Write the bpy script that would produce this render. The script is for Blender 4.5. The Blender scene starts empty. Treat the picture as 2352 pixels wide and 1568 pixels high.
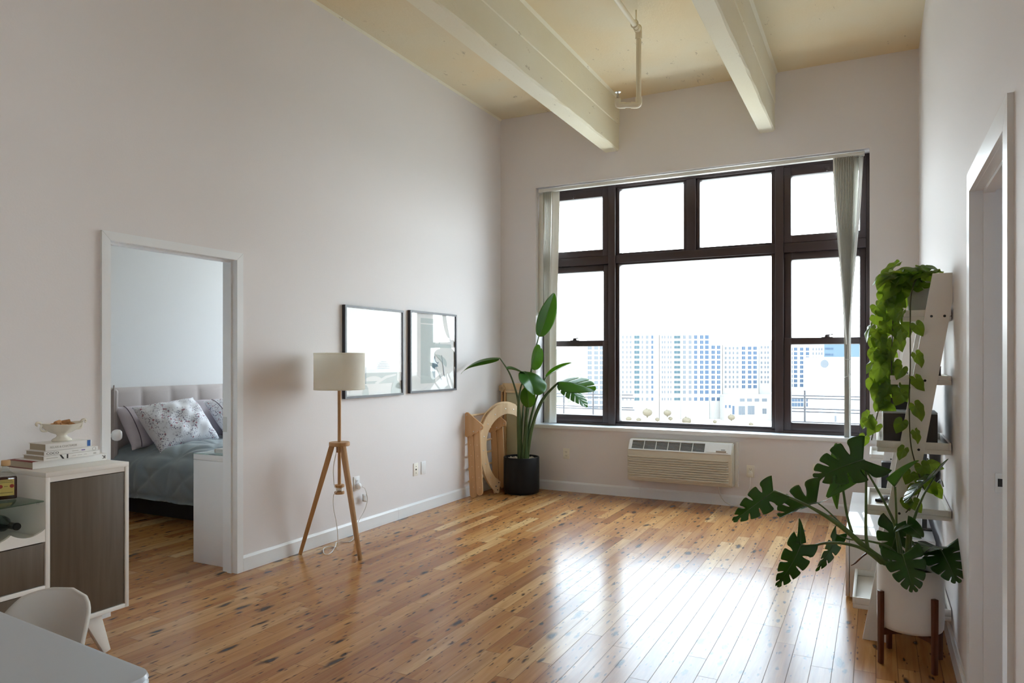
import bpy, bmesh, math, random
from mathutils import Vector, Matrix
random.seed(7)
PI = math.pi
SC = bpy.context.scene
COL = SC.collection

# ------------------------------------------------------------------ setting sizes (metres)
XL, XR, YW, YF, ZC = -3.768, 0.331, 7.132, -3.2, 4.109      # left wall, right wall, window wall, wall behind the camera, ceiling
YAW = math.radians(26.935)
EYE = 1.41

# ------------------------------------------------------------------ materials
def nodes(m):
    m.use_nodes = True
    return m.node_tree.nodes, m.node_tree.links

def setp(b, **k):
    for n, v in k.items():
        b.inputs[n].default_value = v

def mat(name, col, rough=.5, spec=.5, metal=0, bump=0, bscale=40, var=0, vscale=6, coat=0, trans=None, sheen=0):
    m = bpy.data.materials.new(name)
    N, L = nodes(m)
    b = N['Principled BSDF']
    c = (*col, 1)
    setp(b, **{'Base Color': c, 'Roughness': rough, 'Metallic': metal, 'Specular IOR Level': spec, 'Coat Weight': coat, 'Sheen Weight': sheen})
    if var:
        tc = N.new('ShaderNodeTexCoord'); nz = N.new('ShaderNodeTexNoise'); mx = N.new('ShaderNodeMix'); mx.data_type = 'RGBA'
        setp(nz, Scale=vscale, Detail=5.0)
        mx.inputs[6].default_value = (*[x * (1 - var) for x in col], 1); mx.inputs[7].default_value = (*[min(1, x * (1 + var)) for x in col], 1)
        L.new(tc.outputs['Object'], nz.inputs['Vector']); L.new(nz.outputs['Fac'], mx.inputs[0]); L.new(mx.outputs[2], b.inputs['Base Color'])
    if bump:
        tc = N.new('ShaderNodeTexCoord'); nz = N.new('ShaderNodeTexNoise'); bp = N.new('ShaderNodeBump')
        setp(nz, Scale=bscale, Detail=4.0); setp(bp, Strength=bump, Distance=.01)
        L.new(tc.outputs['Object'], nz.inputs['Vector']); L.new(nz.outputs['Fac'], bp.inputs['Height']); L.new(bp.outputs['Normal'], b.inputs['Normal'])
    if trans:
        t = N.new('ShaderNodeBsdfTranslucent'); mx = N.new('ShaderNodeMixShader'); o = N['Material Output']
        t.inputs['Color'].default_value = (*trans[0], 1); mx.inputs[0].default_value = trans[1]
        L.new(b.outputs[0], mx.inputs[1]); L.new(t.outputs[0], mx.inputs[2]); L.new(mx.outputs[0], o.inputs['Surface'])
    return m

def math_node(N, L, op, a, b=None, c=None):
    n = N.new('ShaderNodeMath'); n.operation = op
    for i, x in enumerate((a, b, c)):
        if x is None: continue
        if isinstance(x, (int, float)): n.inputs[i].default_value = x
        else: L.new(x, n.inputs[i])
    return n.outputs[0]

def glass_mat(name, tint=(1, 1, 1), ior=1.45, k=1.0):
    m = bpy.data.materials.new(name)
    N, L = nodes(m)
    N.remove(N['Principled BSDF'])
    t = N.new('ShaderNodeBsdfTransparent'); g = N.new('ShaderNodeBsdfGlossy'); f = N.new('ShaderNodeLayerWeight'); mx = N.new('ShaderNodeMixShader')
    t.inputs['Color'].default_value = (*tint, 1); g.inputs['Roughness'].default_value = 0.01; f.inputs['Blend'].default_value = .5
    r0 = ((ior - 1) / (ior + 1)) ** 2 * k
    p5 = math_node(N, L, 'POWER', f.outputs['Facing'], 5.0); L.new(math_node(N, L, 'MULTIPLY_ADD', p5, 1 - r0, r0), mx.inputs[0]); L.new(t.outputs[0], mx.inputs[1]); L.new(g.outputs[0], mx.inputs[2])
    L.new(mx.outputs[0], N['Material Output'].inputs['Surface'])
    return m

def wood_mat(name, c1, c2, rough=.45, axis=2, scale=9, spec=.4):
    m = bpy.data.materials.new(name)
    N, L = nodes(m)
    b = N['Principled BSDF']; setp(b, Roughness=rough, **{'Specular IOR Level': spec})
    tc = N.new('ShaderNodeTexCoord'); mp = N.new('ShaderNodeMapping'); nz = N.new('ShaderNodeTexNoise'); cr = N.new('ShaderNodeValToRGB')
    s = [scale * 5] * 3; s[axis] = scale * .35
    mp.inputs['Scale'].default_value = s
    setp(nz, Scale=1.0, Detail=6.0, Distortion=.6)
    cr.color_ramp.elements[0].color = (*c1, 1); cr.color_ramp.elements[1].color = (*c2, 1)
    cr.color_ramp.elements[0].position = .3; cr.color_ramp.elements[1].position = .7
    L.new(tc.outputs['Object'], mp.inputs['Vector']); L.new(mp.outputs[0], nz.inputs['Vector']); L.new(nz.outputs['Fac'], cr.inputs[0]); L.new(cr.outputs[0], b.inputs['Base Color'])
    return m

def floor_mat():
    m = bpy.data.materials.new('knotty_pine_floor')
    N, L = nodes(m); b = N['Principled BSDF']
    tc = N.new('ShaderNodeTexCoord'); sp = N.new('ShaderNodeSeparateXYZ'); L.new(tc.outputs['Object'], sp.inputs[0])
    X, Y = sp.outputs[0], sp.outputs[1]
    M = lambda *a: math_node(N, L, *a)
    PW, PL = .089, .95
    xr = M('DIVIDE', X, PW); row = M('FLOOR', xr); fx = M('FRACT', xr)
    wn = N.new('ShaderNodeTexWhiteNoise'); wn.noise_dimensions = '1D'; L.new(row, wn.inputs['W'])
    yr = M('ADD', M('DIVIDE', Y, PL), M('MULTIPLY', wn.outputs['Value'], 7.3)); colm = M('FLOOR', yr); fy = M('FRACT', yr)
    cb = N.new('ShaderNodeCombineXYZ'); L.new(row, cb.inputs[0]); L.new(colm, cb.inputs[1])
    w2 = N.new('ShaderNodeTexWhiteNoise'); w2.noise_dimensions = '2D'; L.new(cb.outputs[0], w2.inputs['Vector'])
    tone = w2.outputs['Value']
    # per plank tone
    cr = N.new('ShaderNodeValToRGB'); e = cr.color_ramp
    e.elements[0].position = 0; e.elements[0].color = (.33, .14, .045, 1)
    e.elements[1].position = 1; e.elements[1].color = (.68, .44, .20, 1)
    for p, c in ((.2, (.46, .215, .070)), (.6, (.53, .27, .092)), (.85, (.58, .32, .125))):
        q = e.elements.new(p); q.color = (*c, 1)
    L.new(tone, cr.inputs[0])
    # grain along the board, shifted per plank
    sh = M('MULTIPLY', tone, 37.0)
    c2 = N.new('ShaderNodeCombineXYZ'); L.new(M('MULTIPLY', X, 26), c2.inputs[0]); L.new(M('MULTIPLY', Y, 1.6), c2.inputs[1]); L.new(sh, c2.inputs[2])
    gr = N.new('ShaderNodeTexNoise'); setp(gr, Scale=1.0, Detail=6.0, Roughness=.6, Distortion=.8); L.new(c2.outputs[0], gr.inputs['Vector'])
    gm = N.new('ShaderNodeMix'); gm.data_type = 'RGBA'; gm.blend_type = 'MULTIPLY'; gm.inputs[0].default_value = .75
    gcr = N.new('ShaderNodeValToRGB'); gcr.color_ramp.elements[0].position = .3; gcr.color_ramp.elements[0].color = (.62, .50, .40, 1); gcr.color_ramp.elements[1].position = .62; gcr.color_ramp.elements[1].color = (1, 1, 1, 1)
    L.new(gr.outputs['Fac'], gcr.inputs[0]); L.new(cr.outputs[0], gm.inputs[6]); L.new(gcr.outputs[0], gm.inputs[7])
    # warm heartwood streaks
    c3 = N.new('ShaderNodeCombineXYZ'); L.new(M('MULTIPLY', X, 9), c3.inputs[0]); L.new(M('MULTIPLY', Y, .8), c3.inputs[1]); L.new(sh, c3.inputs[2])
    st = N.new('ShaderNodeTexNoise'); setp(st, Scale=1.0, Detail=3.0); L.new(c3.outputs[0], st.inputs['Vector'])
    scr = N.new('ShaderNodeValToRGB'); scr.color_ramp.elements[0].position = .5; scr.color_ramp.elements[0].color = (0, 0, 0, 1); scr.color_ramp.elements[1].position = .75; scr.color_ramp.elements[1].color = (.6, .6, .6, 1)
    L.new(st.outputs['Fac'], scr.inputs[0])
    sm = N.new('ShaderNodeMix'); sm.data_type = 'RGBA'; L.new(scr.outputs[0], sm.inputs[0]); L.new(gm.outputs[2], sm.inputs[6]); sm.inputs[7].default_value = (.26, .085, .025, 1)
    cur = sm.outputs[2]
    # knots in three sizes
    for sx, sy, keep, r0, r1, col in ((7.5, 2.6, .28, .07, .20, (.022, .013, .010)), (17, 5.5, .34, .08, .23, (.05, .024, .014)), (38, 10, .32, .08, .26, (.09, .04, .02))):
        ck = N.new('ShaderNodeCombineXYZ'); L.new(M('MULTIPLY', X, sx), ck.inputs[0]); L.new(M('MULTIPLY', Y, sy), ck.inputs[1])
        nd = N.new('ShaderNodeTexNoise'); setp(nd, Scale=2.2, Detail=2.0); L.new(ck.outputs[0], nd.inputs['Vector'])
        va = N.new('ShaderNodeVectorMath'); va.operation = 'SCALE'; va.inputs['Scale'].default_value = .35; L.new(nd.outputs['Color'], va.inputs[0])
        vb = N.new('ShaderNodeVectorMath'); vb.operation = 'ADD'; L.new(ck.outputs[0], vb.inputs[0]); L.new(va.outputs[0], vb.inputs[1])
        vo = N.new('ShaderNodeTexVoronoi'); vo.voronoi_dimensions = '2D'; setp(vo, Scale=1.0); L.new(vb.outputs[0], vo.inputs['Vector'])
        sc = N.new('ShaderNodeSeparateColor'); L.new(vo.outputs['Color'], sc.inputs[0])
        on = M('LESS_THAN', sc.outputs[0], keep)
        size = M('ADD', .4, M('MULTIPLY', sc.outputs[1], .7))
        dd = M('DIVIDE', vo.outputs['Distance'], size)
        mr = N.new('ShaderNodeMapRange'); setp(mr, **{'From Min': r1, 'From Max': r0, 'To Min': 0.0, 'To Max': .93}); L.new(dd, mr.inputs['Value'])
        kf = M('MULTIPLY', mr.outputs[0], on)
        mk = N.new('ShaderNodeMix'); mk.data_type = 'RGBA'; L.new(kf, mk.inputs[0]); L.new(cur, mk.inputs[6]); mk.inputs[7].default_value = (*col, 1)
        cur = mk.outputs[2]
    # board joints
    ex = M('MINIMUM', fx, M('SUBTRACT', 1, fx)); ey = M('MULTIPLY', M('MINIMUM', fy, M('SUBTRACT', 1, fy)), PL / PW)
    gap = M('LESS_THAN', M('MINIMUM', ex, ey), .017)
    mg = N.new('ShaderNodeMix'); mg.data_type = 'RGBA'; L.new(M('MULTIPLY', gap, .6), mg.inputs[0]); L.new(cur, mg.inputs[6]); mg.inputs[7].default_value = (.05, .025, .012, 1)
    bp = N.new('ShaderNodeBump'); setp(bp, Strength=.12, Distance=.002)
    hh = M('SUBTRACT', M('MULTIPLY', tone, .35), M('MULTIPLY', gap, 1.0)); L.new(hh, bp.inputs['Height'])
    rn = N.new('ShaderNodeTexNoise'); setp(rn, Scale=3.0, Detail=4.0); L.new(tc.outputs['Object'], rn.inputs['Vector'])
    mr = N.new('ShaderNodeMapRange'); setp(mr, **{'To Min': .17, 'To Max': .25}); L.new(rn.outputs['Fac'], mr.inputs['Value'])
    N.remove(b)
    df = N.new('ShaderNodeBsdfDiffuse'); L.new(mg.outputs[2], df.inputs['Color']); L.new(bp.outputs['Normal'], df.inputs['Normal'])
    gl = N.new('ShaderNodeBsdfGlossy'); L.new(mr.outputs[0], gl.inputs['Roughness']); L.new(bp.outputs['Normal'], gl.inputs['Normal']); gl.inputs['Color'].default_value = (.86, .93, 1, 1)
    lw = N.new('ShaderNodeLayerWeight'); lw.inputs['Blend'].default_value = .5
    fr = M('MULTIPLY_ADD', M('POWER', lw.outputs['Facing'], 4.0), .52, .03)
    fr = M('MULTIPLY', fr, M('SUBTRACT', 1, M('MULTIPLY', gap, .7)))
    ms = N.new('ShaderNodeMixShader'); L.new(fr, ms.inputs[0]); L.new(df.outputs[0], ms.inputs[1]); L.new(gl.outputs[0], ms.inputs[2])
    L.new(ms.outputs[0], N['Material Output'].inputs['Surface'])
    return m

def concrete_mat(name, base, warm, stain=.6):
    m = bpy.data.materials.new(name)
    N, L = nodes(m); b = N['Principled BSDF']; setp(b, Roughness=.75, **{'Specular IOR Level': .25})
    tc = N.new('ShaderNodeTexCoord')
    n1 = N.new('ShaderNodeTexNoise'); setp(n1, Scale=.9, Detail=4.0); L.new(tc.outputs['Object'], n1.inputs['Vector'])
    r1 = N.new('ShaderNodeValToRGB'); r1.color_ramp.elements[0].position = .35; r1.color_ramp.elements[1].position = .7
    r1.color_ramp.elements[0].color = (*base, 1); r1.color_ramp.elements[1].color = (*warm, 1); L.new(n1.outputs['Fac'], r1.inputs[0])
    # scuffs and pits
    mp = N.new('ShaderNodeMapping'); mp.inputs['Scale'].default_value = (16, 6, 16); L.new(tc.outputs['Object'], mp.inputs['Vector'])
    n2 = N.new('ShaderNodeTexNoise'); setp(n2, Scale=1.0, Detail=8.0, Roughness=.75); L.new(mp.outputs[0], n2.inputs['Vector'])
    n3 = N.new('ShaderNodeTexNoise'); setp(n3, Scale=1.3, Detail=2.0); L.new(tc.outputs['Object'], n3.inputs['Vector'])
    a = math_node(N, L, 'MULTIPLY', math_node(N, L, 'GREATER_THAN', n2.outputs['Fac'], .63), math_node(N, L, 'GREATER_THAN', n3.outputs['Fac'], .5))
    mx = N.new('ShaderNodeMix'); mx.data_type = 'RGBA'; L.new(math_node(N, L, 'MULTIPLY', a, stain), mx.inputs[0]); L.new(r1.outputs[0], mx.inputs[6]); mx.inputs[7].default_value = (.33, .26, .17, 1)
    L.new(mx.outputs[2], b.inputs['Base Color'])
    bp = N.new('ShaderNodeBump'); setp(bp, Strength=.35, Distance=.01); L.new(n2.outputs['Fac'], bp.inputs['Height']); L.new(bp.outputs['Normal'], b.inputs['Normal'])
    return m

def floral_mat():
    m = bpy.data.materials.new('floral_cotton')
    N, L = nodes(m); b = N['Principled BSDF']; setp(b, Roughness=.85, **{'Specular IOR Level': .2})
    tc = N.new('ShaderNodeTexCoord'); mp = N.new('ShaderNodeMapping'); L.new(tc.outputs['Object'], mp.inputs['Vector'])
    nz = N.new('ShaderNodeTexNoise'); setp(nz, Scale=16.0, Detail=3.0); L.new(mp.outputs[0], nz.inputs['Vector'])
    cur = None
    big = N.new('ShaderNodeTexNoise'); setp(big, Scale=8.0, Detail=2.0); L.new(mp.outputs[0], big.inputs['Vector'])
    clus = N.new('ShaderNodeMapRange'); setp(clus, **{'From Min': .42, 'From Max': .50}); L.new(big.outputs['Fac'], clus.inputs['Value'])
    base = (.80, .81, .86, 1)
    prev = None
    for sc, keep, r, col in ((30, .42, .30, (.40, .15, .20)), (62, .55, .34, (.10, .11, .19)), (95, .4, .30, (.30, .22, .33))):
        vo = N.new('ShaderNodeTexVoronoi'); setp(vo, Scale=float(sc)); L.new(mp.outputs[0], vo.inputs['Vector'])
        s = N.new('ShaderNodeSeparateColor'); L.new(vo.outputs['Color'], s.inputs[0])
        f = math_node(N, L, 'MULTIPLY', math_node(N, L, 'LESS_THAN', s.outputs[0], keep), math_node(N, L, 'LESS_THAN', vo.outputs['Distance'], r))
        f = math_node(N, L, 'MULTIPLY', f, clus.outputs[0])
        mx = N.new('ShaderNodeMix'); mx.data_type = 'RGBA'; L.new(math_node(N, L, 'MULTIPLY', f, .85), mx.inputs[0])
        if prev is None: mx.inputs[6].default_value = base
        else: L.new(prev, mx.inputs[6])
        mx.inputs[7].default_value = (*col, 1); prev = mx.outputs[2]
    # thin twigs
    r = math_node(N, L, 'LESS_THAN', math_node(N, L, 'ABSOLUTE', math_node(N, L, 'SUBTRACT', nz.outputs['Fac'], .5)), .008)
    r = math_node(N, L, 'MULTIPLY', r, clus.outputs[0])
    mx = N.new('ShaderNodeMix'); mx.data_type = 'RGBA'; L.new(math_node(N, L, 'MULTIPLY', r, .8), mx.inputs[0]); L.new(prev, mx.inputs[6]); mx.inputs[7].default_value = (.15, .13, .2, 1)
    L.new(mx.outputs[2], b.inputs['Base Color'])
    return m

def leaf_mat(name, c1, c2, tr, k, rough=.35, vein=None):
    m = bpy.data.materials.new(name)
    N, L = nodes(m); b = N['Principled BSDF']; setp(b, Roughness=rough, **{'Specular IOR Level': .5})
    tc = N.new('ShaderNodeTexCoord'); nz = N.new('ShaderNodeTexNoise'); setp(nz, Scale=9.0, Detail=3.0); L.new(tc.outputs['Object'], nz.inputs['Vector'])
    mx = N.new('ShaderNodeMix'); mx.data_type = 'RGBA'; mx.inputs[6].default_value = (*c1, 1); mx.inputs[7].default_value = (*c2, 1); L.new(nz.outputs['Fac'], mx.inputs[0])
    L.new(mx.outputs[2], b.inputs['Base Color'])
    t = N.new('ShaderNodeBsdfTranslucent'); t.inputs['Color'].default_value = (*tr, 1)
    ms = N.new('ShaderNodeMixShader'); ms.inputs[0].default_value = k
    L.new(b.outputs[0], ms.inputs[1]); L.new(t.outputs[0], ms.inputs[2]); L.new(ms.outputs[0], N['Material Output'].inputs['Surface'])
    return m

WALL = mat('warm_white_wall_paint', (.79, .772, .787), .6, .3, bump=.05, bscale=90)
BEDWALL = mat('bedroom_wall_paint', (.74, .75, .765), .6, .3, bump=.04, bscale=90)
TRIM = mat('white_gloss_trim_paint', (.82, .85, .88), .3, .5)
FLOOR = floor_mat()
CEIL = concrete_mat('painted_concrete_ceiling', (.73, .665, .50), (.78, .61, .36))
BEAM = concrete_mat('painted_concrete_beam', (.80, .77, .64), (.78, .72, .53), .45)
FRAME = mat('dark_brown_window_paint', (.050, .034, .036), .35, .5)
GLASS = glass_mat('window_glass', (.97, .985, .98))
SHELFGLASS = glass_mat('green_shelf_glass', (.72, .82, .76))
CLEAR = glass_mat('clear_glassware', (.93, .95, .95), 1.5)
PICGLASS = glass_mat('picture_glass', (1, 1, 1), 1.45, .8)
WHITE = mat('white_lacquer', (.82, .835, .85), .35, .5)
GLOSSWHITE = mat('glossy_white_lacquer', (.83, .83, .84), .08, .6)
IVORY = mat('ivory_painted_wood', (.80, .785, .75), .4, .4)
BLIND = mat('ivory_vinyl_blind', (.82, .815, .77), .4, .4, trans=((.80, .79, .73), .15))
BROWN = wood_mat('grey_brown_veneer', (.085, .062, .042), (.125, .094, .066), .5, 2, 6)
BLACK = mat('black_plastic', (.012, .012, .014), .35, .5)
MATBLACK = mat('matte_black_ceramic', (.007, .007, .008), .5, .25, bump=.05)
STEEL = mat('brushed_steel', (.62, .61, .58), .3, .5, 1)
PLY = wood_mat('birch_plywood', (.72, .52, .30), (.82, .63, .40), .45, 2, 5)
TAN = wood_mat('tan_plywood', (.60, .36, .17), (.70, .45, .24), .5, 2, 5)
ASH = wood_mat('oiled_ash', (.44, .25, .11), (.56, .34, .165), .45, 2, 8)
WALNUT = wood_mat('dark_walnut', (.085, .022, .009), (.15, .045, .018), .35, 2, 10)
LINEN = mat('lamp_shade_linen', (.92, .91, .865), .9, .1, bump=.2, bscale=300, trans=((.95, .94, .88), .5))
CORDW = mat('white_cord_vinyl', (.80, .80, .78), .4)
PLATE = mat('ivory_outlet_plastic', (.88, .86, .78), .35)
ACM = mat('beige_air_conditioner_plastic', (.68, .645, .55), .42, .4)
ACTOP = mat('light_air_conditioner_plastic', (.78, .78, .76), .35, .5)
DARK = mat('dark_slot', (.02, .022, .024), .6)
GREYBOX = mat('charcoal_cardboard', (.075, .068, .070), .7, .2)
GREYLID = mat('pale_blue_grey_edge', (.45, .50, .55), .5)
POTW = mat('white_ceramic', (.80, .80, .79), .4, .4)
POTG = mat('light_grey_pot', (.55, .54, .52), .5, .4)
SOIL = mat('potting_soil', (.05, .035, .025), .95, .1, bump=.6, bscale=60)
PEB = mat('river_pebbles', (.55, .48, .38), .7, .3, var=.5, vscale=60)
BOP = leaf_mat('bird_of_paradise_leaf', (.026, .085, .016), (.045, .13, .022), (.26, .46, .03), .38, .30)
BOPS = mat('green_leaf_stalk', (.055, .10, .03), .4, .5, var=.3)
MON = leaf_mat('monstera_leaf', (.014, .055, .013), (.026, .085, .02), (.16, .34, .028), .28, .24)
MONP = leaf_mat('pale_monstera_leaf', (.05, .16, .03), (.08, .22, .05), (.30, .50, .08), .40, .35)
MONS = mat('monstera_stem', (.10, .17, .05), .4, .5, var=.3)
POTH = leaf_mat('pothos_leaf', (.030, .095, .012), (.07, .17, .018), (.36, .52, .035), .42, .30)
VINE = mat('pothos_vine', (.07, .075, .03), .5)
HEADB = mat('pinkish_grey_upholstery', (.50, .455, .445), .9, .1, bump=.15, bscale=250, sheen=.2)
DUVET = mat('grey_blue_velvet', (.235, .29, .32), .85, .15, bump=.12, bscale=160, var=.12, vscale=9, sheen=.4)
LILAC = mat('pale_lilac_cotton', (.62, .58, .64), .85, .15, var=.06, vscale=14)
FLORAL = floral_mat()
PIPING = mat('purple_grey_piping', (.16, .13, .18), .8)
DARKBASE = mat('dark_bed_base_and_shade', (.03, .026, .025), .8)
PAPER = mat('book_pages', (.45, .39, .30), .8, .1)
COVERW = mat('white_book_cover', (.80, .80, .79), .4, .4)
RED = mat('dark_red_cloth_cover', (.25, .04, .04), .6)
INK = mat('black_ink', (.015, .015, .015), .6)
GREYINK = mat('grey_ink', (.42, .40, .37), .6)
BLUE = mat('blue_print', (.03, .14, .45), .5)
CREAMWARE = mat('glazed_cream_earthenware', (.76, .73, .64), .15, .55)
CORKM = mat('wine_cork', (.42, .22, .10), .85, .1, var=.35, vscale=70)
LIQ = mat('dark_red_liqueur', (.035, .006, .006), .06, .6)
LABEL = mat('yellow_bottle_label', (.62, .50, .14), .6)
CHERRY = mat('cherry_red_print', (.30, .03, .02), .6)
WINE = mat('dark_wine_glass', (.008, .008, .007), .12, .6)
GOLD = mat('gold_foil', (.55, .34, .08), .4, .5, .7)
CHAIRW = mat('white_moulded_plastic', (.62, .615, .60), .35, .45)
TABLEW = mat('pale_blue_grey_laminate', (.40, .44, .50), .3, .5)
PRINT = mat('white_art_paper', (.86, .87, .87), .7, .1)
PRINT2 = mat('pale_grey_green_ink', (.60, .67, .67), .7, .1)
PRINT3 = mat('slate_blue_ink', (.20, .28, .34), .7, .1)
PFRAME = mat('charcoal_picture_frame', (.045, .05, .065), .35, .5)
PIPE = mat('cream_painted_pipe', (.80, .74, .58), .45, .4)
BRASS = mat('chrome_fitting', (.6, .58, .55), .25, .5, 1)
RAMP = concrete_mat('green_floral_slide_print', (.60, .60, .42), (.52, .44, .28), .5)
FACADE = mat('pale_concrete_facade', (.24, .232, .22), .9, .1)
FACADE2 = mat('white_facade', (.40, .40, .40), .9, .1)
FACADE3 = mat('pale_blue_facade', (.07, .10, .125), .9, .1)
WINB = mat('blue_window_glass', (.028, .050, .085), .5, .2)
WINS = mat('grey_window_glass', (.075, .083, .095), .5, .2)
WINT = mat('teal_balcony_glass', (.028, .052, .064), .5, .2)
GROUND = mat('dry_winter_ground', (.55, .51, .45), .95, .1, var=.15, vscale=.03)
HILL = mat('dry_hillside', (.125, .112, .095), .95, .1, var=.12, vscale=.02)
BUSH = mat('bare_brown_twigs', (.095, .08, .058), .95, .1, var=.3, vscale=.4)
RAIL = mat('weathered_metal_rail', (.10, .10, .11), .5)

# ------------------------------------------------------------------ mesh building
LOC = {}
class B:
    def __init__(self): self.bm = bmesh.new(); self.mi = 0
    def _fin(self, faces):
        for f in faces: f.material_index = self.mi
    def box(self, x0, x1, y0, y1, z0, z1, bev=0, seg=2):
        return self.hexa([(x0, y0, z0), (x1, y0, z0), (x1, y1, z0), (x0, y1, z0), (x0, y0, z1), (x1, y0, z1), (x1, y1, z1), (x0, y1, z1)], bev, seg)
    def hexa(self, c, bev=0, seg=2):
        v = [self.bm.verts.new(p) for p in c]
        fs = [self.bm.faces.new([v[i] for i in q]) for q in ((3, 2, 1, 0), (4, 5, 6, 7), (0, 1, 5, 4), (1, 2, 6, 5), (2, 3, 7, 6), (3, 0, 4, 7))]
        self._fin(fs)
        if bev:
            es = list({e for f in fs for e in f.edges})
            r = bmesh.ops.bevel(self.bm, geom=es, offset=bev, segments=seg, affect='EDGES', profile=.5)
            self._fin(r['faces'])
        return self
    def bar(self, p0, p1, w, h, up=(0, 0, 1), w1=None, h1=None, bev=0):
        p0, p1 = Vector(p0), Vector(p1); d = (p1 - p0).normalized(); s = d.cross(Vector(up))
        if s.length < 1e-4: s = d.cross(Vector((0, 1, 0)))
        s.normalize(); u = s.cross(d); w1 = w1 or w; h1 = h1 or h
        c = [p + s * a * ww / 2 + u * b * hh / 2 for p, ww, hh in ((p0, w, h), (p1, w1, h1)) for a, b in ((-1, -1), (1, -1), (1, 1), (-1, 1))]
        return self.hexa(c, bev)
    def tube(self, pts, r, n=10, cap=True, sub=0):
        P = [Vector(p) for p in pts]
        R = list(r) if hasattr(r, '__len__') else [r] * len(P)
        if sub:
            Q, S = [], []
            for i in range(len(P) - 1):
                a, b_, c, d = P[max(0, i - 1)], P[i], P[i + 1], P[min(len(P) - 1, i + 2)]
                for k in range(sub):
                    t = k / sub
                    Q.append(.5 * ((2 * b_) + (c - a) * t + (2 * a - 5 * b_ + 4 * c - d) * t * t + (3 * b_ - a - 3 * c + d) * t ** 3)); S.append(R[i] * (1 - t) + R[i + 1] * t)
            Q.append(P[-1]); S.append(R[-1]); P, R = Q, S
        t0 = (P[1] - P[0]).normalized(); a = t0.orthogonal().normalized(); rings = []
        for i, p in enumerate(P):
            t = (P[min(i + 1, len(P) - 1)] - P[max(i - 1, 0)]).normalized()
            a = (a - t * a.dot(t)).normalized(); b_ = t.cross(a)
            rings.append([self.bm.verts.new(p + (a * math.cos(2 * PI * k / n) + b_ * math.sin(2 * PI * k / n)) * R[i]) for k in range(n)])
        fs = []
        for i in range(len(rings) - 1):
            for k in range(n):
                fs.append(self.bm.faces.new((rings[i][k], rings[i][(k + 1) % n], rings[i + 1][(k + 1) % n], rings[i + 1][k])))
        if cap:
            fs.append(self.bm.faces.new(rings[0][::-1])); fs.append(self.bm.faces.new(rings[-1]))
        self._fin(fs); return self
    def lathe(self, prof, c=(0, 0, 0), n=32, sx=1, sy=1, axis=None):
        c = Vector(c); M = Matrix.Identity(3) if axis is None else Vector((0, 0, 1)).rotation_difference(Vector(axis)).to_matrix()
        rings = []
        for r, z in prof:
            if r < 1e-5: rings.append([self.bm.verts.new(c + M @ Vector((0, 0, z)))])
            else: rings.append([self.bm.verts.new(c + M @ Vector((r * sx * math.cos(2 * PI * k / n), r * sy * math.sin(2 * PI * k / n), z))) for k in range(n)])
        fs = []
        for a, b_ in zip(rings, rings[1:]):
            for k in range(n):
                q = [a[k % len(a)], a[(k + 1) % len(a)], b_[(k + 1) % len(b_)], b_[k % len(b_)]]
                q2 = []
                for v in q:
                    if v not in q2: q2.append(v)
                if len(q2) > 2: fs.append(self.bm.faces.new(q2))
        self._fin(fs); return self
    def prism(self, poly, f, t):
        """poly: 2D outline; f(a,b,depth)->3D; t: depth"""
        a = [self.bm.verts.new(f(x, y, 0)) for x, y in poly]; b_ = [self.bm.verts.new(f(x, y, t)) for x, y in poly]
        n = len(poly)
        fs = [self.bm.faces.new(a[::-1]), self.bm.faces.new(b_)]
        for k in range(n): fs.append(self.bm.faces.new((a[k], a[(k + 1) % n], b_[(k + 1) % n], b_[k])))
        self._fin(fs); return self
    def grid(self, f, nu, nv, closed_u=False):
        g = [[self.bm.verts.new(f(i / nu, j / nv)) for j in range(nv + 1)] for i in range(nu + (0 if closed_u else 1))]
        m = len(g); fs = []
        for i in range(nu):
            for j in range(nv):
                fs.append(self.bm.faces.new((g[i][j], g[(i + 1) % m][j], g[(i + 1) % m][j + 1], g[i][j + 1])))
        self._fin(fs); return self
    def sphere(self, c, r, n=12, s=(1, 1, 1)):
        return self.lathe([(math.sin(PI * i / n) * r * s[0], -math.cos(PI * i / n) * r * s[2]) for i in range(n + 1)], c, n * 2, 1, s[1] / s[0])
    def out(self, name, m, parent=None, smooth=True, ang=40, solid=0, recalc=True, sub=0):
        bm = self.bm
        if recalc: bmesh.ops.recalc_face_normals(bm, faces=bm.faces)
        if parent is not None:
            L = LOC.get(parent.name, Vector()); bmesh.ops.translate(bm, verts=bm.verts, vec=-L)
        me = bpy.data.meshes.new(name); bm.to_mesh(me); bm.free()
        for x in (m if isinstance(m, (list, tuple)) else [m]): me.materials.append(x)
        if smooth:
            me.polygons.foreach_set('use_smooth', [True] * len(me.polygons)); me.set_sharp_from_angle(angle=math.radians(ang))
        o = bpy.data.objects.new(name, me); COL.objects.link(o)
        if parent is not None:
            o.parent = parent; LOC[o.name] = LOC.get(parent.name, Vector())
        else: LOC[o.name] = Vector()
        if solid:
            s = o.modifiers.new('thickness', 'SOLIDIFY'); s.thickness = solid; s.offset = 0
        if sub:
            s = o.modifiers.new('smooth', 'SUBSURF'); s.levels = sub; s.render_levels = sub
        return o

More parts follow.
